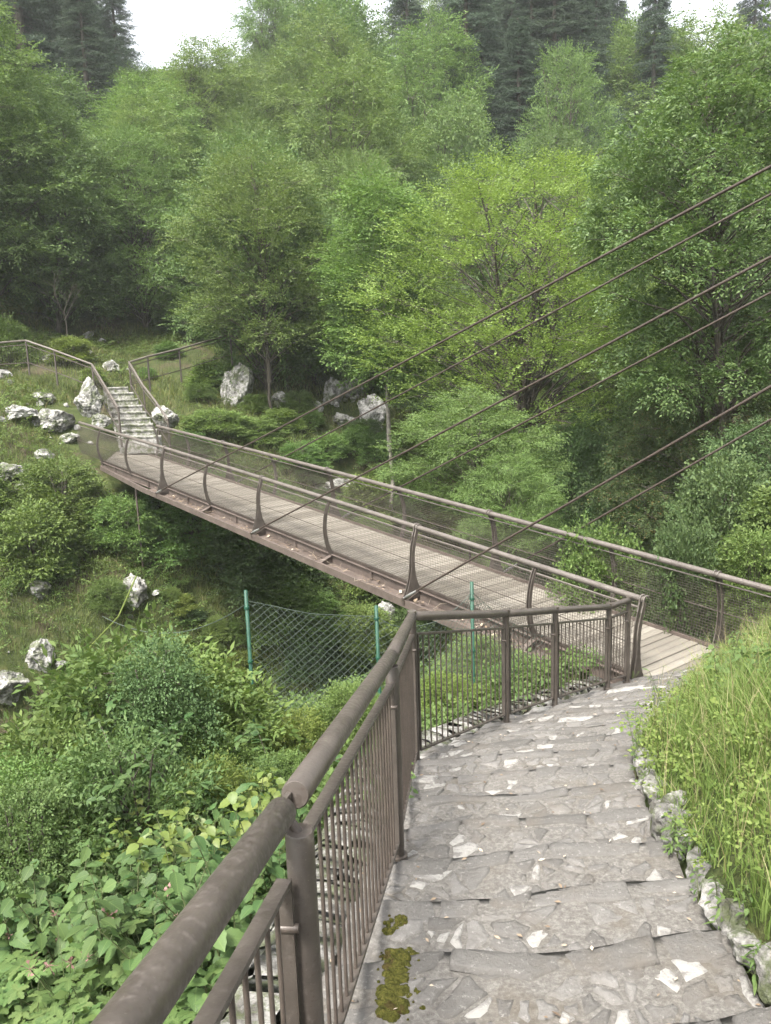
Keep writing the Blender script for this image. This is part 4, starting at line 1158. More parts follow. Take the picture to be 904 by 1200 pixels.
# the rest of the hillside wood
rt = random.Random(31); hill = ['broad_a', 'broad_b', 'mid_a', 'mid_b', 'ash', 'ash', 'mid_a', 'dark', 'spruce']
n_ = 0; tries = 0
while n_ < 175 and tries < 12000:
    tries += 1
    y = rt.uniform(33, 108); u = rt.uniform(-70, 980); d = ray(u, 400); x = d[0] / d[1] * y
    s = (x - P0[0]) * D2[0] + (y - P0[1]) * D2[1]
    if s < 24 or (s < 34 and x < -6): continue
    pu, pv = project(x, y, gz(x, y))
    if any(math.hypot(x - a, y - b) < 1.3 + .38 * r for a, b, r in TREES): continue
    key = rt.choice(hill)
    if 150 < u < 330 and y > 52: key = 'mid_a'
    if key == 'spruce' and (y < 64 or 140 < u < 540): key = 'mid_b'
    if u < 140 and y > 54: key = rt.choice(['pine', 'spruce'])
    if 550 < u < 730 and y > 56: key = rt.choice(['spruce', 'spruce', 'pine'])
    tm, cm, H, R, mt = PROTO[key]
    g = gz(x, y); h = rt.uniform(.85, 1.2) * H * (1.25 if y > 60 else 1)
    if 140 < u < 320:                                 # keep the sky gap open
        lim = at_y(u, 80, y)[2] - g; h = min(h, lim)
        if h < 4: continue
    sxy = rt.uniform(.85, 1.15) * (h / H) ** .5
    TREES.append((x, y, R * sxy)); con = key in ('spruce', 'pine')
    plant(key, 'conifer_tree' if con else 'broadleaf_tree', x, y, sxy, h / H, 'dark conifer standing among the broadleaf trees of the hillside wood' if con else 'green broadleaf tree in the dense mass of the hillside wood', 'tree', 'conifers in the hillside wood' if con else 'broadleaf trees in the hillside wood')
    n_ += 1
for u in list(range(-20, 150, 34)) + list(range(325, 640, 26)) + list(range(640, 990, 15)):
    y = rt.uniform(60, 100); vt = rt.uniform(-90, -10) if u > 330 else rt.uniform(-40, 20); u2 = u + rt.uniform(-14, 14)
    key = rt.choice(['ash', 'ash', 'mid_b', 'broad_b', 'spruce']) if 330 < u < 540 else rt.choice(['spruce', 'mid_b', 'ash', 'pine'])
    if u < 150 or 560 < u < 730: key = rt.choice(['spruce', 'pine', 'spruce'])
    p = at_y(u2, vt, y); tm, cm, H, R, mt = PROTO[key]; g = gz(p[0], p[1]); h = p[2] - g
    if h < 7: h = 9
    sz = min(h / H, 1.9); con = key in ('spruce', 'pine')
    plant(key, 'spruce_tree' if con else 'broadleaf_tree', p[0], p[1], max(.85, sz * .95), sz, 'dark conifer in the skyline row of the hillside wood' if con else 'tall broadleaf tree in the skyline row of the hillside wood', 'tree', 'conifers of the skyline row' if con else 'broadleaf trees of the skyline row')
# dead branchy tree
def bare_tree(u, v, y, h, label, seed):
    rng = random.Random(seed); p = at_y(u, v, y); e = empty('bare_tree', (p[0], p[1], gz(p[0], p[1]))); tag(e, label, 'tree')
    mb = MB()
    def grow(b, d, L, r, lv):
        q = b + d * L; mb.tube([b, (b + q) / 2 + np.array([rng.gauss(0, .03) * L for _ in range(3)]), q], [r, r * .8, r * .6], 5, caps=False)
        if lv == 0: return
        for _ in range(3):
            dd = nrm(d + np.array([rng.gauss(0, .45), rng.gauss(0, .45), rng.gauss(.1, .25)])); grow(b + d * L * rng.uniform(.5, 1), dd, L * rng.uniform(.55, .75), r * .55, lv - 1)
    grow(np.zeros(3), np.array([0, 0, 1.]), h * .4, .05, 4)
    mb.build('trunk', m_bark if seed == 8 else m_pale, e)
bare_tree(640, 200, 51, 8, 'bare grey branching tree among the conifers at the top', 3)
bare_tree(600, 520, 24, 4, 'bare pale sapling between the layered trees behind the bridge', 5)
bare_tree(78, 392, 38, 3.5, 'split grey trunk with bare twigs above the left railing', 8)

# ------------------------------------------------------------------ shrubs
def st_of(x, y): return (x - P0[0]) * D2[0] + (y - P0[1]) * D2[1], (x - P0[0]) * N2[0] + (y - P0[1]) * N2[1]
rs_ = random.Random(12)
SHK = [(0, 95), (0, 560), (0, 95)]
def shrub_px(key, u, v, wpx, hpx, label, group, name='shrub', y=None):
    p = hit(u, v, 3.2) if y is None else at_y(u, v, y)
    tm, cm, H, R, mt = PROTO[key]
    d = p[1]; return plant(key, name, p[0], p[1], wpx * d / F / 2 / R, hpx * d / F / H, label, 'shrub', group, part='foliage', stem='stems')
GL = 'shrubs on the bank left of and below the bridge'
shrub_px('shrub_a', 75, 612, 120, 70, 'wide light green bush below the cracked white boulder', GL)
shrub_px('shrub_b', 40, 668, 110, 70, 'dark overhanging bush above the white rock low on the left bank', GL)
shrub_px('shrub_a', 225, 640, 130, 80, 'bush in the shade under the far half of the bridge', GL)
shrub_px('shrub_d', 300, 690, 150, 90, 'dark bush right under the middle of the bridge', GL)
shrub_px('shrub_c', 120, 640, 60, 50, 'yellowish young bush in the middle of the left bank', GL)
shrub_px('shrub_a', 148, 645, 90, 60, 'leafy bush around the foot of the thin bridge prop', GL)
shrub_px('shrub_c', 250, 455, 60, 30, 'bush left of the tall ragged boulder behind the bridge', GL)
shrub_px('shrub_a', 255, 508, 90, 26, 'bush hugging the far rail of the bridge by the steps', GL)
shrub_px('shrub_a', 302, 514, 70, 24, 'bush below the tall ragged boulder, behind the far rail', GL)
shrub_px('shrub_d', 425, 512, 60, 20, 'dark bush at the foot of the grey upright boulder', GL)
shrub_px('shrub_b', 10, 425, 60, 45, 'bush at the left end of the left stair railing', GL)
shrub_px('shrub_c', 85, 425, 50, 28, 'bush just behind the left stair railing', GL)
for (u, v, w, h, key) in [(352, 545, 60, 26, 'shrub_a'), (330, 505, 46, 24, 'shrub_c'), (385, 535, 50, 24, 'shrub_b'), (440, 545, 60, 34, 'shrub_a'), (470, 535, 60, 40, 'shrub_c'), (300, 480, 36, 18, 'shrub_c'), (365, 500, 36, 18, 'shrub_a'), (235, 470, 40, 20, 'shrub_a'), (420, 525, 46, 24, 'shrub_b')]:
    shrub_px(key, u, v, w, h, 'low bush on the grassy slope just beyond the far rail of the bridge', 'low bushes beyond the far rail')
cnt = 0; tries = 0
while cnt < 150 and tries < 5000:
    tries += 1
    u = rs_.uniform(-40, 900); v = rs_.uniform(400, 800)
    if v > 690 and u > 480: continue
    p = hit(u, v, 9.5)
    s, t = st_of(p[0], p[1])
    if s < 5 or s > 34: continue
    if -1.3 < t < W + 1.3: 
        if s > 17 and s < 25: continue
    if s > 17 and u < 240 and rs_.random() < .72: continue
    if u < 280 and v > 600 and rs_.random() < .3: continue
    if u < 110 and v > 740: continue
    if 290 < u < 470 and v < 545 and rs_.random() < .75: continue
    if any(abs(u - r[0]) < r[2] * .8 and 0 < (v - r[1]) < r[3] * 1.6 for r in rock_list): continue
    key = rs_.choice(['shrub_a', 'shrub_a', 'shrub_b', 'shrub_c', 'shrub_d'])
    k = rs_.uniform(.4, .85) if s > 17 else rs_.uniform(.6, 1.15)
    if u < 280 and v > 600: k *= .62
    if -1.3 < t < W + 1.3: k *= .75
    dark = key == 'shrub_d'
    plant(key, 'shrub', p[0], p[1], k, k * rs_.uniform(.6, .95), 'dark green shrub in the thicket on the ravine slope' if dark else ('yellow-green leafy shrub on the ravine slope' if key == 'shrub_c' else 'mid-green leafy shrub on the ravine slope'), 'shrub',
          {'shrub_d': 'dark shrubs on the ravine slope', 'shrub_c': 'yellow-green shrubs on the ravine slope'}.get(key, 'mid-green shrubs on the ravine slope'), part='foliage', stem='stems')
    cnt += 1
# bushes below the far rail at the near end of the bridge
GR = 'shrubs beside the near bridge end'
for (u, v, y, w, h, lab, key) in [(700, 735, 13.2, 130, 110, 'thin bush seen through the mesh of the far side', 'shrub_a'), (800, 735, 12.2, 120, 110, 'leafy bush behind the double post of the far rail', 'shrub_d'),
                                  (880, 745, 11.8, 120, 120, 'bush rising over the end of the far handrail at the right edge', 'shrub_a'), (850, 660, 15, 150, 110, 'bush in the dim hollow beyond the far handrail', 'shrub_d'), (930, 700, 13, 130, 130, 'bush at the very right edge beyond the handrail', 'shrub_b')]:
    p = at_y(u, v, y); tm, cm, H, R, mt = PROTO[key]; g = gz(p[0], p[1])
    top = at_y(u, v - h, y)[2]
    plant(key, 'shrub', p[0], p[1], w * y / F / 2 / R, max(.5, top - g) / H, lab, 'shrub', GR, part='foliage', stem='stems')
# foreground sapling and twiggy bushes by the fence
def near_px(key, u, vtop, y, w, name, lab, cat, group, part='foliage', stem='stems'):
    p = at_y(u, vtop, y); g = gz(p[0], p[1]); tm, cm, H, R, mt = PROTO[key]
    sz = max(.4, p[2] - g) / H; sx = min(max(w * y / F / 2 / R, sz * .75), sz * 1.5)
    return plant(key, name, p[0], p[1], sx, sz, lab, cat, group, part=part, stem=stem)
GN = 'bushes between the stair railing and the ravine'
near_px('sapling', 182, 742, 6.6, 95, 'sapling', 'slender dark small-leaved sapling left of the first green fence post', 'sapling', GN)
# ------------------------------------------------------------------ grass and low cover
def blades(name, X, Y, Z, H, Wd, mat, label, lean=.5, seg=3, seed=3):
    rng = np.random.default_rng(seed); n = len(X); a = rng.uniform(0, 2 * PI, n); ln = rng.uniform(.05, lean, n) * H
    dirv = np.stack([np.cos(a), np.sin(a), np.zeros(n)], 1); sd = np.stack([-np.sin(a), np.cos(a), np.zeros(n)], 1)
    tw = rng.uniform(-1, 1, n)[:, None]; sd = nrm(sd + dirv * tw)
    base = np.stack([X, Y, Z], 1); rows = []
    for i in range(seg + 1):
        f = i / seg; w = Wd * (1 - f ** 1.8) + .0006
        c = base + dirv * (ln * f ** 2.0)[:, None] + UP * (H * (f - .22 * (ln / H) * f ** 2.2))[:, None]
        rows += [c - sd * w[:, None] / 2, c + sd * w[:, None] / 2]
    V = np.stack(rows, 1).reshape(-1, 3); k = 2 * (seg + 1); b = (np.arange(n) * k)[:, None]
    Fq = np.concatenate([b + np.array([2 * i, 2 * i + 1, 2 * i + 3, 2 * i + 2]) for i in range(seg)], 1).reshape(-1, 4)
    o = link(name, mesh_np(name, V, Fq), mat); tag(o, label, 'grass', kind='stuff'); return o
L_grass = leaf_mat('fresh_grass', (.085, .15, .022), (.165, .225, .05), .42, 0, obj_var=0, spot=(.26, .24, .11))
L_dry = leaf_mat('dry_stalk', (.2, .17, .07), (.34, .3, .15), .3, 0, obj_var=0)
L_tuft = leaf_mat('yellowish_tuft', (.075, .12, .026), (.14, .175, .048), .38, 0, obj_var=0, spot=(.2, .17, .08))
L_slope = leaf_mat('slope_grass', (.085, .118, .024), (.15, .175, .042), .4, 0, obj_var=0, spot=(.22, .18, .08))
rg = np.random.default_rng(8)
n = 210000; x = rg.uniform(1.0, 9.5, n); y = rg.uniform(1.2, 12.5, n)
dk = dist_poly(KERB, x, y); clump = fbm(x * 2.3, y * 2.3, 3)
k = inside(BANK, x, y) & (dk > .03 + .08 * rg.random(n)) & (clump + rg.uniform(-.6, .6, n) > -.8) & (rg.random(n) < np.clip(1.25 - y / 16, .3, 1)) | (inside(BANK, x, y) & (dk > .05) & (dk < .5) & (rg.random(n) < .6))
s_, t_ = st_of(x, y); k &= (s_ < .8) 
x, y, dk, clump = x[k], y[k], dk[k], clump[k]
H = (rg.uniform(.08, .36, len(x)) + .12 * np.clip(clump, -.5, 1)) * .8 * np.clip(.55 + dk * 1.0, .55, 1.1)
blades('grass', x, y, ground(x, y) - .01, np.clip(H, .08, .8), rg.uniform(.0035, .008, len(x)), L_grass, 'tall fresh grass covering the bank right of the stairs', .85, 4)
tc = rg.uniform(0, 1, (60, 2)) * [7, 10.5] + [1.6, 1.5]; tx_ = np.repeat(tc, 90, 0) + rg.normal(0, .07, (5400, 2))
k = inside(BANK, tx_[:, 0], tx_[:, 1]) & (dist_poly(KERB, tx_[:, 0], tx_[:, 1]) > .2); tx_ = tx_[k]
blades('grass', tx_[:, 0], tx_[:, 1], ground(tx_[:, 0], tx_[:, 1]) - .01, rg.uniform(.2, .5, len(tx_)), rg.uniform(.004, .009, len(tx_)), L_grass, 'coarse grass tufts arching over the right bank', 1.0, 5, 9)
k = (rg.random(len(x)) < .035); blades('grass', x[k], y[k], ground(x[k], y[k]) - .01, rg.uniform(.3, .6, k.sum()), np.full(k.sum(), .0028), L_dry, 'thin dry grass stalks on the right bank', .6, 4, 10)
# slope grass on the far side and around the fence
n = 330000; x = rg.uniform(-26, 16, n); y = rg.uniform(2, 48, n); s_, t_ = st_of(x, y)
u_, v_ = project(x, y, ground(x, y)); pat = fbm(x * .5 + 9, y * .5, 3)
k = (u_ > -60) & (u_ < 960) & (v_ < 1250) & ~inside(BANK, x, y) & (~inside(CORR, x, y)) & (dist_poly(LEFT, x, y) > .5) & ~((t_ > -.3) & (t_ < W + .3) & (s_ > 18) & (s_ < 24.5)) & (pat + rg.uniform(-.5, .5, n) > -.25) & (rg.random(n) < np.where(s_ > 4, 1, .3))
x, y, s_, pat = x[k], y[k], s_[k], pat[k]
H = rg.uniform(.12, .36, len(x)) * (1 + .3 * pat) * np.where(s_ > 4, 1.0, .8)
blades('grass', x, y, ground(x, y) - .02, np.clip(H, .06, .6), rg.uniform(.006, .014, len(x)) * np.clip(y / 16, .6, 1.8), L_slope, 'loose grass on the earth slopes of the ravine', 1.1, 3, 5)
n = 70000; x = rg.uniform(-20, 2, n); y = rg.uniform(15, 33, n); s_, t_ = st_of(x, y); pat = fbm(x * .6 + 2, y * .6 + 5, 3)
k = (s_ > 10) & (s_ < 26) & ~((t_ > -.3) & (t_ < W + .3) & (s_ > 18) & (s_ < 24.5)) & (pat + rg.uniform(-.4, .4, n) > -.1)
x, y = x[k], y[k]
blades('grass', x, y, ground(x, y) - .02, rg.uniform(.18, .5, len(x)), rg.uniform(.012, .024, len(x)), L_tuft, 'drooping yellowish grass on the steep bank below the bridge end', 1.3, 3, 15)
# low leafy cover
def cover(name, n, xr, yr, tpls, mat, label, size, cond, seed, lift=.1):
    rng = np.random.default_rng(seed); x = rng.uniform(*xr, n); y = rng.uniform(*yr, n); k = cond(x, y, rng); x, y = x[k], y[k]; z = ground(x, y)
    O = np.stack([x, y, z + rng.uniform(.0, lift, len(x))], 1); a = rng.uniform(0, 2 * PI, len(x))
    X = nrm(np.stack([np.cos(a), np.sin(a), rng.uniform(.1, 1.2, len(x))], 1)); Z = nrm(UP + rng.normal(0, .3, (len(x), 3)))
    Q = stamp(tpls, O, X, Z, rng.uniform(*size, len(x)), rng)
    o = link(name, leaves_mesh(name, Q), mat); tag(o, label, 'ground cover', kind='stuff')
def c_far(x, y, rng):
    s, t = st_of(x, y); u, v = project(x, y, ground(x, y)); p = fbm(x * .45 - 4, y * .45 + 7, 3)
    return (u > -60) & (u < 960) & (s > 3) & (s < 34) & ~((t > -.5) & (t < W + .5) & (s > 18) & (s < 24.5)) & (p + rng.uniform(-.4, .4, len(x)) > np.where(s > 18, .12, -.1))
cover('ground_cover', 40000, (-26, 16), (10, 46), tp_shr, L_shrub, 'low leafy plants covering parts of the far ravine slope', (.7, 1.5), c_far, 41, .22)
def c_lush(x, y, rng):
    s, t = st_of(x, y); p = fbm(x * .7 + 1, y * .7 - 3, 3)
    return (s > 9) & (s < 21) & ~((t > -.5) & (t < W + .5) & (s > 18)) & (p + rng.uniform(-.3, .3, len(x)) > -.12)
cover('ground_cover', 22000, (-22, 2), (14, 31), tp_shr, L_shrub, 'lush low plants spread over the steep bank below the far bridge end', (.6, 1.3), c_lush, 45, .3)
def c_bank(x, y, rng):
    s, t = st_of(x, y); return inside(BANK, x, y) & (dist_poly(KERB, x, y) > .04) & (s < .8)
cover('ground_cover', 9000, (1, 9), (1, 12.5), tp_tiny, L_yel, 'small clover-like leaves between the grass of the right bank', (.5, 1.1), c_bank, 44, .1)
def c_near(x, y, rng):
    s, t = st_of(x, y); u, v = project(x, y, ground(x, y))
    return (u > -80) & (u < 800) & (s < 3.4) & ~inside(BANK, x, y) & ~inside(CORR, x, y) & (dist_poly(LEFT, x, y) > .42)
cover('ground_cover', 9000, (-8, 3), (1.2, 12.5), tp_shr2, L_shrub, 'low leafy weeds on the near bank outside the railing', (.5, 1.0), c_near, 42, .25)
cover('ground_cover', 7000, (-8, 3), (1.2, 12.5), tp_tiny, L_dark, 'small dark creeping leaves on the soil outside the railing', (.6, 1.3), c_near, 43, .06)

# ------------------------------------------------------------------ foreground plants with real leaves
def leaf_shape(Lf, Wf, kind='ovate', seg=7, bend=.35, cup=.18, serr=.08):
    """vertices, quads, uv of one leaf lying along +x, base at the origin"""
    V, Fq, UVs = [], [], []
    for i in range(seg + 1):
        f = i / seg
        w = {'ovate': math.sin(PI * min(1, f ** .72)) ** .85, 'lance': math.sin(PI * min(1, f ** .8)) ** .9, 'lobe': (math.sin(PI * min(1, .08 + .92 * f ** 1.25)) ** .8)}[kind] * Wf / 2
        if i in (0,): w = .002 if kind != 'lobe' else .08 * Wf
        if i == seg: w = .0008
        if 0 < i < seg: w *= 1 + serr * (1 if i % 2 else -1)
        x = Lf * f; z = -bend * Lf * f * f
        fw = .0 if not (0 < i < seg) else .02 * Lf * (1 if i % 2 else -1)
        V += [(x + fw * .5, -w, z + cup * w), (x, 0, z - .02 * w), (x + fw * .5, w, z + cup * w)]
        UVs += [(0.5 - .5 * (w / (Wf / 2 + 1e-6)), f), (.5, f), (.5 + .5 * (w / (Wf / 2 + 1e-6)), f)]
        if i:
            b = 3 * (i - 1); Fq += [(b, b + 3, b + 4, b + 1), (b + 1, b + 4, b + 5, b + 2)]
    return np.array(V), np.array(Fq), np.array(UVs)
class LV:
    def __init__(s): s.V = []; s.F = []; s.U = []; s.n = 0
    def put(s, lf, o, d, up, sc=1):
        d = nrm(np.array(d, float)); up = np.array(up, float); y = nrm(np.cross(up, d)); z = np.cross(d, y); V, Fq, U = lf
        s.V.append(np.array(o) + (V[:, :1] * d + V[:, 1:2] * y + V[:, 2:3] * z) * sc); s.F.append(Fq + s.n); s.U.append(U); s.n += len(V)
    def mesh(s, name): return mesh_np(name, np.concatenate(s.V), np.concatenate(s.F), uv=np.concatenate(s.U), smooth=True)
F_hazel = leaf_mat('soft_broad_leaf', (.034, .08, .019), (.076, .135, .035), .34, .014, .55, True, .16, .25)
F_geran = leaf_mat('cranesbill_leaf', (.055, .108, .024), (.1, .158, .038), .33, .012, .6, True, .14, .22)
F_young = leaf_mat('young_yellow_leaf', (.11, .165, .02), (.17, .21, .035), .45, .01, .45, True, .1, .45)
F_ivy = leaf_mat('dark_ivy_leaf', (.03, .065, .025), (.055, .1, .04), .22, .01, .35, True, .12, .6)
t_ = NT('green_stem'); m_stem = t_.pbr((.07, .085, .03), .6)
t_ = NT('dull_pink_flower'); m_pink = t_.pbr((.19, .1, .09), .8)
def plant_hazel(seed, H=.75, pairs=8, Lf=.125, Wf=.085, young=False):
    rng = np.random.default_rng(seed); mb = MB(); lv = LV(); top = LV(); lean = rng.normal(0, .1, 2)
    stems = [(np.zeros(3), H)] + [(np.append(rng.normal(0, .1, 2), 0), H * rng.uniform(.55, .85)) for _ in range(3)]
    shapes = [leaf_shape(Lf, Wf, 'ovate', 9, rng.uniform(.15, .5), .2, .07) for _ in range(4)]
    for b, h in stems:
        ln = rng.normal(0, .16, 2); pts = [b + np.array([ln[0] * f * f * h, ln[1] * f * f * h, h * f]) for f in np.linspace(-.05, 1, 7)]
        mb.tube(pts, [.005, .005, .0045, .004, .0035, .003, .002], 5)
        a0 = rng.uniform(0, 6.28)
        for k in range(pairs):
            f = .25 + .75 * (k + rng.uniform(-.2, .2)) / (pairs - 1); f = min(f, 1); p = b + np.array([ln[0] * f * f * h, ln[1] * f * f * h, h * f])
            for q in (0, PI):
                a = a0 + k * PI / 2 + q + rng.normal(0, .3); pd = np.array([math.cos(a), math.sin(a), .35 + .5 * f]); pl_ = .05 * (1.3 - f)
                e = p + nrm(pd) * pl_; mb.tube([p, e], .0016, 3, caps=False)
                sc = rng.uniform(.45, 1.25) * (1.1 - .3 * f)
                tgt = top if (young and f > .8) else lv
                tgt.put(shapes[rng.integers(4)], e, [math.cos(a), math.sin(a), rng.uniform(-.6, .3)], nrm(np.array([rng.normal(0, .4), rng.normal(0, .4), 1])), sc)
    return mb, lv, top
def palm(rng, r):
    lv = LV()
    for k in range(5):
        a = math.radians(-124 + 62 * k) ; Lk = r * (1, 1.1, 1.2, 1.1, 1)[k]
        lv.put(leaf_shape(Lk, Lk * .5, 'lobe', 8, .18, .1, .24), [0, 0, -.002 * (k % 2)], [math.cos(a), math.sin(a), .05], UP)
    return np.concatenate(lv.V), np.concatenate(lv.F), np.concatenate(lv.U)
def plant_geran(seed, n=15, H=.38, r=.06, flowers=0):
    rng = np.random.default_rng(seed); mb = MB(); lv = LV(); top = LV(); fl_ = []; sh = [palm(rng, r) for _ in range(3)]
    for k in range(n):
        a = rng.uniform(0, 6.28); R_ = rng.uniform(.05, .3); h = H * rng.uniform(.45, 1.05) * (1.1 - R_); p = np.array([math.cos(a) * R_, math.sin(a) * R_, h])
        mb.tube([[0, 0, -.03], p * [.45, .45, .62], p], .0018, 4, caps=False)
        lv.put(sh[k % 3], p, [math.cos(a), math.sin(a), -.2], nrm(np.array([rng.normal(0, .28), rng.normal(0, .28), 1])), rng.uniform(.7, 1.3))
    for k in range(flowers):
        a = rng.uniform(0, 6.28); p = np.array([math.cos(a) * .16, math.sin(a) * .16, H * rng.uniform(1.1, 1.4)])
        mb.tube([[0, 0, 0], p * [.4, .4, .6], p], .0016, 4, caps=False)
        hd = MB(); fl_.append(hd)
        for j in range(9):
            d = nrm(rng.normal(0, 1, 3) + [0, 0, .4]); c = p + d * rng.uniform(.004, .026)
            u_ = nrm(np.cross(d, [.3, .5, .7])); w_ = np.cross(d, u_)
            hd.add([c, c + d * .016 + u_ * .008, c + d * .022, c + d * .016 - u_ * .008], [(0, 1, 2, 3)]); hd.tube([p, c], .0012, 3, caps=False)
    return mb, lv, top, fl_
def near_proto(name_, built, lmat, ymat=None):
    mb, lv, top = built[:3]; sm = mb.mesh('stems'); sm.materials.append(m_stem)
    lm = lv.mesh('leaves'); lm.materials.append(lmat); parts = [('stems', sm), ('leaves', lm)]
    if top.V: tm = top.mesh('young_leaves'); tm.materials.append(ymat); parts.append(('young_leaves', tm))
    for h_ in (built[3] if len(built) > 3 else []):
        fm = h_.mesh('flower_head'); fm.materials.append(m_pink); parts.append(('flower_head', fm))
    return parts
NP = {'hazel': [near_proto('h', plant_hazel(50 + i, .8, 8), F_hazel, F_young) for i in range(3)],
      'young': [near_proto('y', plant_hazel(60 + i, .85, 8, .11, .08, True), F_hazel, F_young) for i in range(3)],
      'geran': [near_proto('g', plant_geran(70 + i), F_geran) for i in range(3)],
      'geranf': [near_proto('gf', plant_geran(75 + i, 14, .38, .055, 5), F_geran) for i in range(2)],
      'weed': [near_proto('w', plant_hazel(80 + i, .45, 7, .07, .04), F_geran, F_young) for i in range(3)],
      'lance': [near_proto('l', plant_hazel(85 + i, .4, 9, .1, .026), F_geran, F_young) for i in range(3)],
      'ivy': [near_proto('i', plant_geran(90 + i, 20, .12, .04), F_ivy) for i in range(2)]}
near_px('twiggy', 135, 770, 6.9, 170, 'shrub', 'open glossy bush spreading its twigs over the left bank', 'shrub', GN)
near_px('twiggy', 205, 775, 7.4, 100, 'shrub', 'open glossy bush right of the slender sapling', 'shrub', GN)
near_px('twiggy', 40, 868, 6.0, 150, 'shrub', 'open bush above the big nettle leaves at the left photo edge', 'shrub', GN)
near_px('near_d', 90, 858, 6.2, 150, 'shrub', 'dense broad-leaved bush left of the slender sapling', 'shrub', GN)
near_px('near_a', 225, 845, 6.6, 150, 'shrub', 'dense small-leaved bush in front of the first green fence post', 'shrub', GN)
near_px('near_b', 350, 835, 7.6, 120, 'shrub', 'bright bush filling the foot of the chain-link fence', 'shrub', GN)
near_px('near_a', 410, 800, 7.9, 110, 'shrub', 'bright bush at the fence right behind the near handrail', 'shrub', GN)
near_px('near_c', 305, 888, 6.0, 110, 'shrub', 'light bush at the foot of the first green fence post', 'shrub', GN)
near_px('near_a', 20, 885, 5.6, 150, 'shrub', 'bush low at the left photo edge above the nettles', 'shrub', GN)
near_px('near_b', 520, 790, 8.8, 120, 'shrub', 'bush behind the railing panel at the corner', 'shrub', GN)
near_px('near_a', 600, 775, 9.9, 130, 'shrub', 'bush under the near half of the bridge behind the railing', 'shrub', GN)
near_px('near_d', 560, 745, 10.6, 140, 'shrub', 'dark bush in the shade below the near half of the bridge', 'shrub', GN)
near_px('near_b', 680, 790, 10.4, 70, 'shrub', 'small bush below the deck near the end rib', 'shrub', GN)

near_px('near_c', 150, 860, 5.4, 130, 'shrub', 'mid-green bush right behind the big nettle leaves', 'shrub', GN)
near_px('near_b', 245, 895, 5.6, 110, 'shrub', 'light green bush between the nettle leaves and the first fence post', 'shrub', GN)
near_px('near_d', 20, 910, 5.0, 120, 'shrub', 'dark small-leaved bush at the left edge behind the nettle leaves', 'shrub', GN)
near_px('near_a', 330, 880, 6.0, 90, 'shrub', 'leafy bush beside the near handrail joint', 'shrub', GN)
# arching bramble canes
rb_ = random.Random(44)
for (u, v, y) in [(60, 850, 6.6), (110, 800, 6.4), (170, 765, 6.9), (215, 775, 6.5), (245, 800, 6.8), (20, 880, 5.6), (150, 845, 5.5), (235, 860, 5.5), (320, 860, 6.6), (90, 850, 5.2)]:
    p = at_y(u, v, y); g = gz(p[0], p[1]); H = max(.7, p[2] - g); e = empty('bramble', (p[0], p[1], g)); tag(e, 'arching bramble cane with paired leaves over the left bushes', 'bramble', 'bramble canes over the left bushes')
    mb = MB(); lv = LV(); shp = [leaf_shape(.1, .05, 'ovate', 7, rb_.uniform(.1, .5), .2, .07) for _ in range(3)]
    for q in range(3):
        a = rb_.uniform(0, 6.28); R_ = rb_.uniform(.3, .8); pts = [np.array([math.cos(a) * R_ * f ** 1.6, math.sin(a) * R_ * f ** 1.6, H * (1.12 * f - .25 * f ** 3) - .05]) for f in np.linspace(0, 1, 12)]
        mb.tube(pts, [.005] * 6 + [.004, .004, .003, .003, .002, .0015], 5)
        for i in range(4, 12):
            for sg in (1, -1, 1):
                b = a + sg * rb_.uniform(.6, 1.8); lv.put(rb_.choice(shp), pts[i], [math.cos(b), math.sin(b), rb_.uniform(-.2, .5)], nrm(np.array([rb_.gauss(0, .35), rb_.gauss(0, .35), 1])), rb_.uniform(.6, 1.15))
    mb.build('stems', m_bark, e); link('leaves', lv.mesh('leaves'), F_hazel, e)

rn = random.Random(17)
def put_near(kind, x, y, sc, name, label, cat, group, szf=1, sink=0):
    parts = rn.choice(NP[kind]); e = empty(name, (x, y, gz(x, y) - sink), rn.uniform(0, 6.28)); e.scale = (sc, sc, sc * szf)
    for nm, me in parts:
        o = bpy.data.objects.new(nm, me); C.objects.link(o); o.parent = e
    return tag(e, label, cat, group)
spots = []
def free(x, y, r):
    if any(math.hypot(x - a, y - b) < r for a, b in spots): return False
    spots.append((x, y)); return True
def scatter(kind, N, ur, vr, r, scr, name, label, cat, group, y0=1.3, lift=0, szf=1):
    c = 0
    for _ in range(N * 30):
        if c >= N: break
        u = rn.uniform(*ur); v = rn.uniform(*vr); d = ray(u, v); p = hit(u, v, y0, 14)
        if inside(CORR, np.array([p[0]]), np.array([p[1]]))[0] or dist_poly(LEFT, np.array([p[0]]), np.array([p[1]]))[0] < .45 and kind in ('hazel', 'young'): continue
        if inside(CORR, np.array([p[0]]), np.array([p[1]]))[0]: continue
        if not free(p[0], p[1], r): continue
        put_near(kind, p[0], p[1], rn.uniform(*scr), name, label, cat, group, szf); c += 1
def scatter_top(kind, N, hgt, ur, vr, r, scr, name, label, cat, group):
    c = 0
    for _ in range(N * 150):
        if c >= N: break
        y = rn.uniform(.9, 5.6); x = rn.uniform(-4.2, .2); g = gz(x, y); sc_ = rn.uniform(*scr); u, v = project(x, y, g + hgt * sc_)
        if not (ur[0] < u < ur[1] and vr[0] < v < vr[1]): continue
        if inside(CORR, np.array([x]), np.array([y]))[0] or inside(BANK, np.array([x]), np.array([y]))[0] or dist_poly(LEFT, np.array([x]), np.array([y]))[0] < .42: continue
        if not free(x, y, r): continue
        put_near(kind, x, y, sc_, name, label, cat, group); c += 1
scatter_top('young', 22, .8, (-60, 340), (885, 975), .24, (.75, 1.1), 'leafy_plant', 'broad-leaved plant with yellow-green top leaves left of the near handrail', 'plant', 'broad-leaved plants with yellow tops')
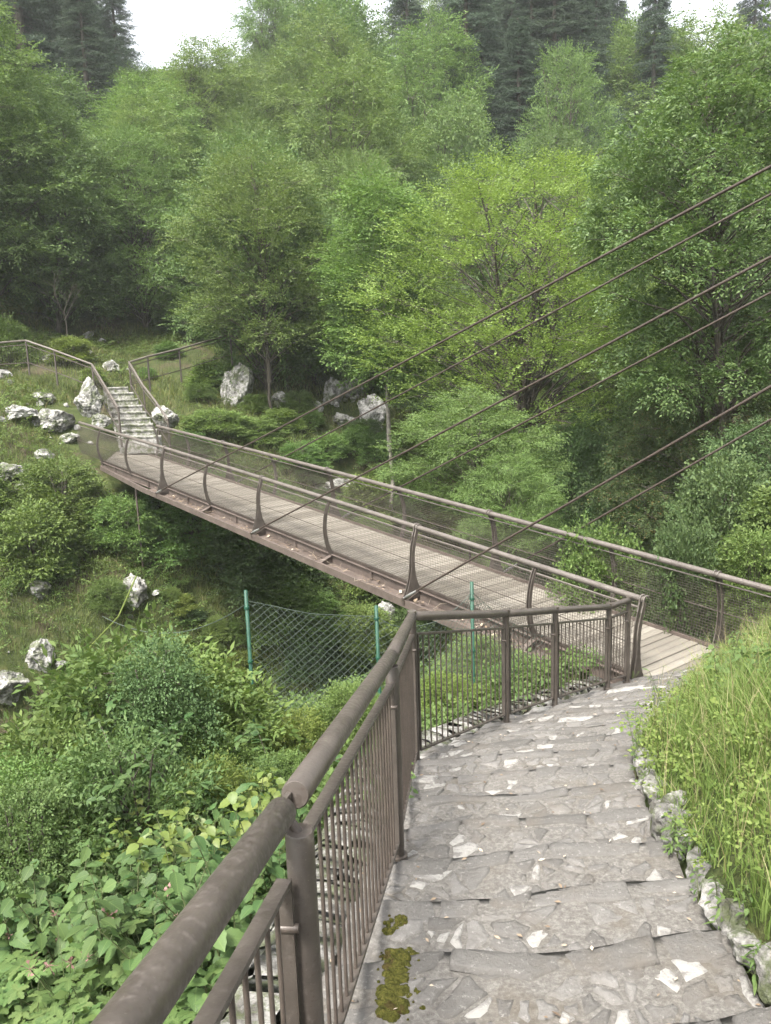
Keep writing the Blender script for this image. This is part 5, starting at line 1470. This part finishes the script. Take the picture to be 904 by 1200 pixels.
scatter_top('hazel', 62, .75, (-80, 330), (905, 1060), .17, (.65, 1.1), 'leafy_plant', 'soft broad-leaved green plant in the thicket left of the near handrail', 'plant', 'broad-leaved plants by the handrail')
scatter_top('geranf', 8, .45, (-40, 190), (1000, 1130), .2, (.8, 1.15), 'cranesbill_plant', 'cranesbill with dull pink flower heads at the lower left', 'plant', 'flowering cranesbills')
scatter_top('geran', 100, .35, (-80, 330), (1045, 1290), .12, (.75, 1.2), 'cranesbill_plant', 'cranesbill with lobed light green leaves at the lower left', 'plant', 'leafy cranesbills')
scatter('ivy', 26, (150, 480), (1000, 1600), .14, (.8, 1.3), 'ivy_plant', 'dark low ivy on the soil just outside the railing', 'plant', 'ivy along the railing', y0=.8)
scatter('weed', 90, (150, 480), (830, 1010), .16, (.7, 1.3), 'weed_plant', 'bright green weed on the bank between fence and railing', 'plant', 'weeds between fence and railing')
scatter('weed', 60, (-60, 300), (890, 1010), .2, (.9, 1.5), 'weed_plant', 'green weed under the bushes of the left bank', 'plant', 'weeds under the left bushes')
scatter('weed', 30, (480, 720), (790, 860), .2, (.6, 1.0), 'weed_plant', 'bright weed behind the lower stair railing', 'plant', 'weeds behind the lower railing')
# weeds along the kerb and a few in the grass
GK = 'weeds growing along the stone kerb'
for (u, v, kind, sc) in [(762, 905, 'lance', .8), (752, 890, 'weed', .6), (800, 985, 'weed', .8), (790, 1000, 'lance', .9), (812, 1015, 'lance', .95), (836, 1055, 'weed', .8), (862, 1090, 'lance', .9), (872, 1110, 'weed', .8), (890, 1150, 'lance', .7), (755, 930, 'weed', .55), (776, 960, 'weed', .6), (820, 1040, 'weed', .55), (700, 800, 'weed', .3), (742, 795, 'weed', .35), (770, 835, 'weed', .5)]:
    p = on_stair(u, v); e = put_near(kind, p[0], p[1], sc * .62, 'weed_plant', 'leafy weed growing out of the joint beside the stone kerb', 'plant', GK); e.location.z = float(stair_z(p[0], p[1])) + .01
for (u, v, sc) in [(815, 850, 1.0), (830, 835, .9), (800, 862, .8), (850, 870, .9), (840, 815, .8)]:
    p = on_stair(u, v + 20); x, y = p[0] + .25, p[1]; put_near('weed', x, y, sc * 1.1, 'weed_plant', 'broad-leaved weed in the grass at the top of the kerb', 'plant', 'weeds in the grass bank')
for (u, v, h) in [(785, 900, .75), (768, 860, .6), (745, 915, .5), (880, 850, .6)]:
    p = on_stair(u, v); rr_ = random.Random(int(u)); e = empty('tall_weed', (p[0], p[1], float(stair_z(p[0], p[1])))); tag(e, 'tall thin flowering weed stalk leaning over the kerb', 'plant', 'thin weed stalks at the kerb')
    mb = MB(); lv = LV(); ls = leaf_shape(.05, .012, 'lance', 4, .3, .1, 0)
    for q in range(4):
        a = rr_.uniform(0, 6.28); ln = rr_.uniform(.05, .25); pts = [np.array([math.cos(a) * ln * f * f * h, math.sin(a) * ln * f * f * h, h * f * (1 - .2 * q / 4)]) for f in np.linspace(-.03, 1, 6)]
        mb.tube(pts, .0018, 4, caps=False)
        for f in pts[1:]:
            for _ in range(2):
                b = rr_.uniform(0, 6.28); lv.put(ls, f, [math.cos(b), math.sin(b), .5], UP, rr_.uniform(.6, 1.2))
    mb.build('stems', m_stem, e); link('leaves', lv.mesh('leaves'), F_geran, e)
for _ in range(26):
    x = rn.uniform(1.6, 6); y = rn.uniform(2, 10.5)
    if inside(BANK, np.array([x]), np.array([y]))[0] and dist_poly(KERB, np.array([x]), np.array([y]))[0] > .25 and st_of(x, y)[0] < .5:
        put_near(rn.choice(['weed', 'lance', 'geran']), x, y, rn.uniform(.6, 1.0), 'weed_plant', 'leafy weed standing among the tall grass of the right bank', 'plant', 'weeds among the bank grass')
# long reed leaning over the left bank
mb = MB(); a = at_y(102, 762, 16); b = at_y(160, 675, 19); mb.tube([a, (a + b) / 2 + np.array([.1, 0, -.15]), b], .02, 5); o = mb.build('bent_stalk', F_young); tag(o, 'long yellow-green stalk leaning across the left bank', 'stalk')
# loose leaves and grit on the steps
mb = MB(); rl_ = random.Random(6)
for _ in range(420):
    k = rl_.randrange(NSTEP); u = rl_.choice([rl_.random(), rl_.random() ** 3, 1 - rl_.random() ** 3]); w = rl_.random(); (a, b), (c, d) = edges[k], edges[k + 1]
    q = (a + (b - a) * u) * (1 - w) + (c + (d - c) * u) * w; zc = (float(stair_z(0, (a[1] + b[1]) / 2)) + float(stair_z(0, (c[1] + d[1]) / 2))) / 2 - .02
    zz = zc - .025 * (w - .5) + .018; an = rl_.uniform(0, 6.28); L = rl_.uniform(.006, .02); dv = np.array([math.cos(an), math.sin(an), rl_.uniform(-.2, .3)]) * L; sv = np.array([-math.sin(an), math.cos(an), 0]) * L * .4
    p = np.array([q[0], q[1], zz]); mb.add([p - dv, p + sv + [0, 0, .003], p + dv, p - sv], [(0, 1, 2, 3)])
o = mb.build('leaf_litter', m_straw); tag(o, 'bits of dry leaf and twig lying on the steps', 'leaf litter', kind='stuff')

# the wood goes on beyond both sides of the picture
re_ = random.Random(91)
for k in range(60):
    y = re_.uniform(26, 90); u = re_.uniform(1000, 1500) if k < 42 else re_.uniform(-420, -80); d = ray(u, 400); x = d[0] / d[1] * y; s_, t_ = st_of(x, y)
    if s_ < 6 or any(math.hypot(x - a, y - b) < 2 + .4 * r for a, b, r in TREES): continue
    key = re_.choice(['broad_a', 'broad_b', 'mid_a', 'mid_b', 'ash', 'dark']); q = re_.uniform(.9, 1.3); TREES.append((x, y, 4 * q))
    plant(key, 'broadleaf_tree', x, y, q, q, 'green broadleaf tree of the wood beyond the picture edge', 'tree', 'broadleaf trees beyond the picture edges')

# ------------------------------------------------------------------ light, sky, haze
SUN_EL, SUN_AZ = math.radians(58), math.radians(-152)     # azimuth from +Y towards +X
w = bpy.data.worlds.new('World'); bpy.context.scene.world = w; w.use_nodes = True
nt = w.node_tree; bg = nt.nodes['Background']
sky = nt.nodes.new('ShaderNodeTexSky'); sky.sky_type = 'NISHITA'; sky.sun_disc = False
sky.sun_elevation = SUN_EL; sky.sun_rotation = SUN_AZ; sky.air_density = 1.2; sky.dust_density = 4.5; sky.ozone_density = .6
hs = nt.nodes.new('ShaderNodeHueSaturation'); hs.inputs['Saturation'].default_value = .22; hs.inputs['Value'].default_value = 1.0
nt.links.new(sky.outputs[0], hs.inputs['Color']); nt.links.new(hs.outputs[0], bg.inputs[0]); bg.inputs[1].default_value = .09
sun = bpy.data.lights.new('sun', 'SUN'); sun.energy = 1.5; sun.angle = math.radians(12); sun.color = (1, .96, .9)
so = bpy.data.objects.new('sun', sun); C.objects.link(so)
sd = Vector((math.sin(SUN_AZ) * math.cos(SUN_EL), math.cos(SUN_AZ) * math.cos(SUN_EL), math.sin(SUN_EL)))
so.rotation_euler = sd.to_track_quat('Z', 'Y').to_euler()
HAZE = True
if HAZE:
    mb = MB(); mb.box((0, 60, 19), (330, 0, 0), (0, 330, 0), (0, 0, 37))
    t = NT('air_haze'); v = t.n('ShaderNodeVolumePrincipled'); v.inputs['Color'].default_value = (.93, .96, .97, 1); v.inputs['Density'].default_value = .0005; v.inputs['Anisotropy'].default_value = .2
    t.l(v.outputs[0], t.out.inputs['Volume']); o = mb.build('haze', t.m); tag(o, 'thin pale haze in the air over the ravine', 'haze', kind='stuff')
sc = bpy.context.scene
sc.view_settings.view_transform = 'Standard'; sc.view_settings.look = 'None'; sc.view_settings.gamma = 1; sc.view_settings.exposure = 2.62
sc.render.engine = 'CYCLES'; cy = sc.cycles
cy.max_bounces = 7; cy.diffuse_bounces = 4; cy.glossy_bounces = 2; cy.transmission_bounces = 5; cy.volume_bounces = 1; cy.transparent_max_bounces = 4
cy.use_denoising = True; cy.denoiser = 'OPENIMAGEDENOISE'; cy.use_adaptive_sampling = True; cy.adaptive_threshold = .02
cy.caustics_reflective = False; cy.caustics_refractive = False; cy.volume_step_rate = 4
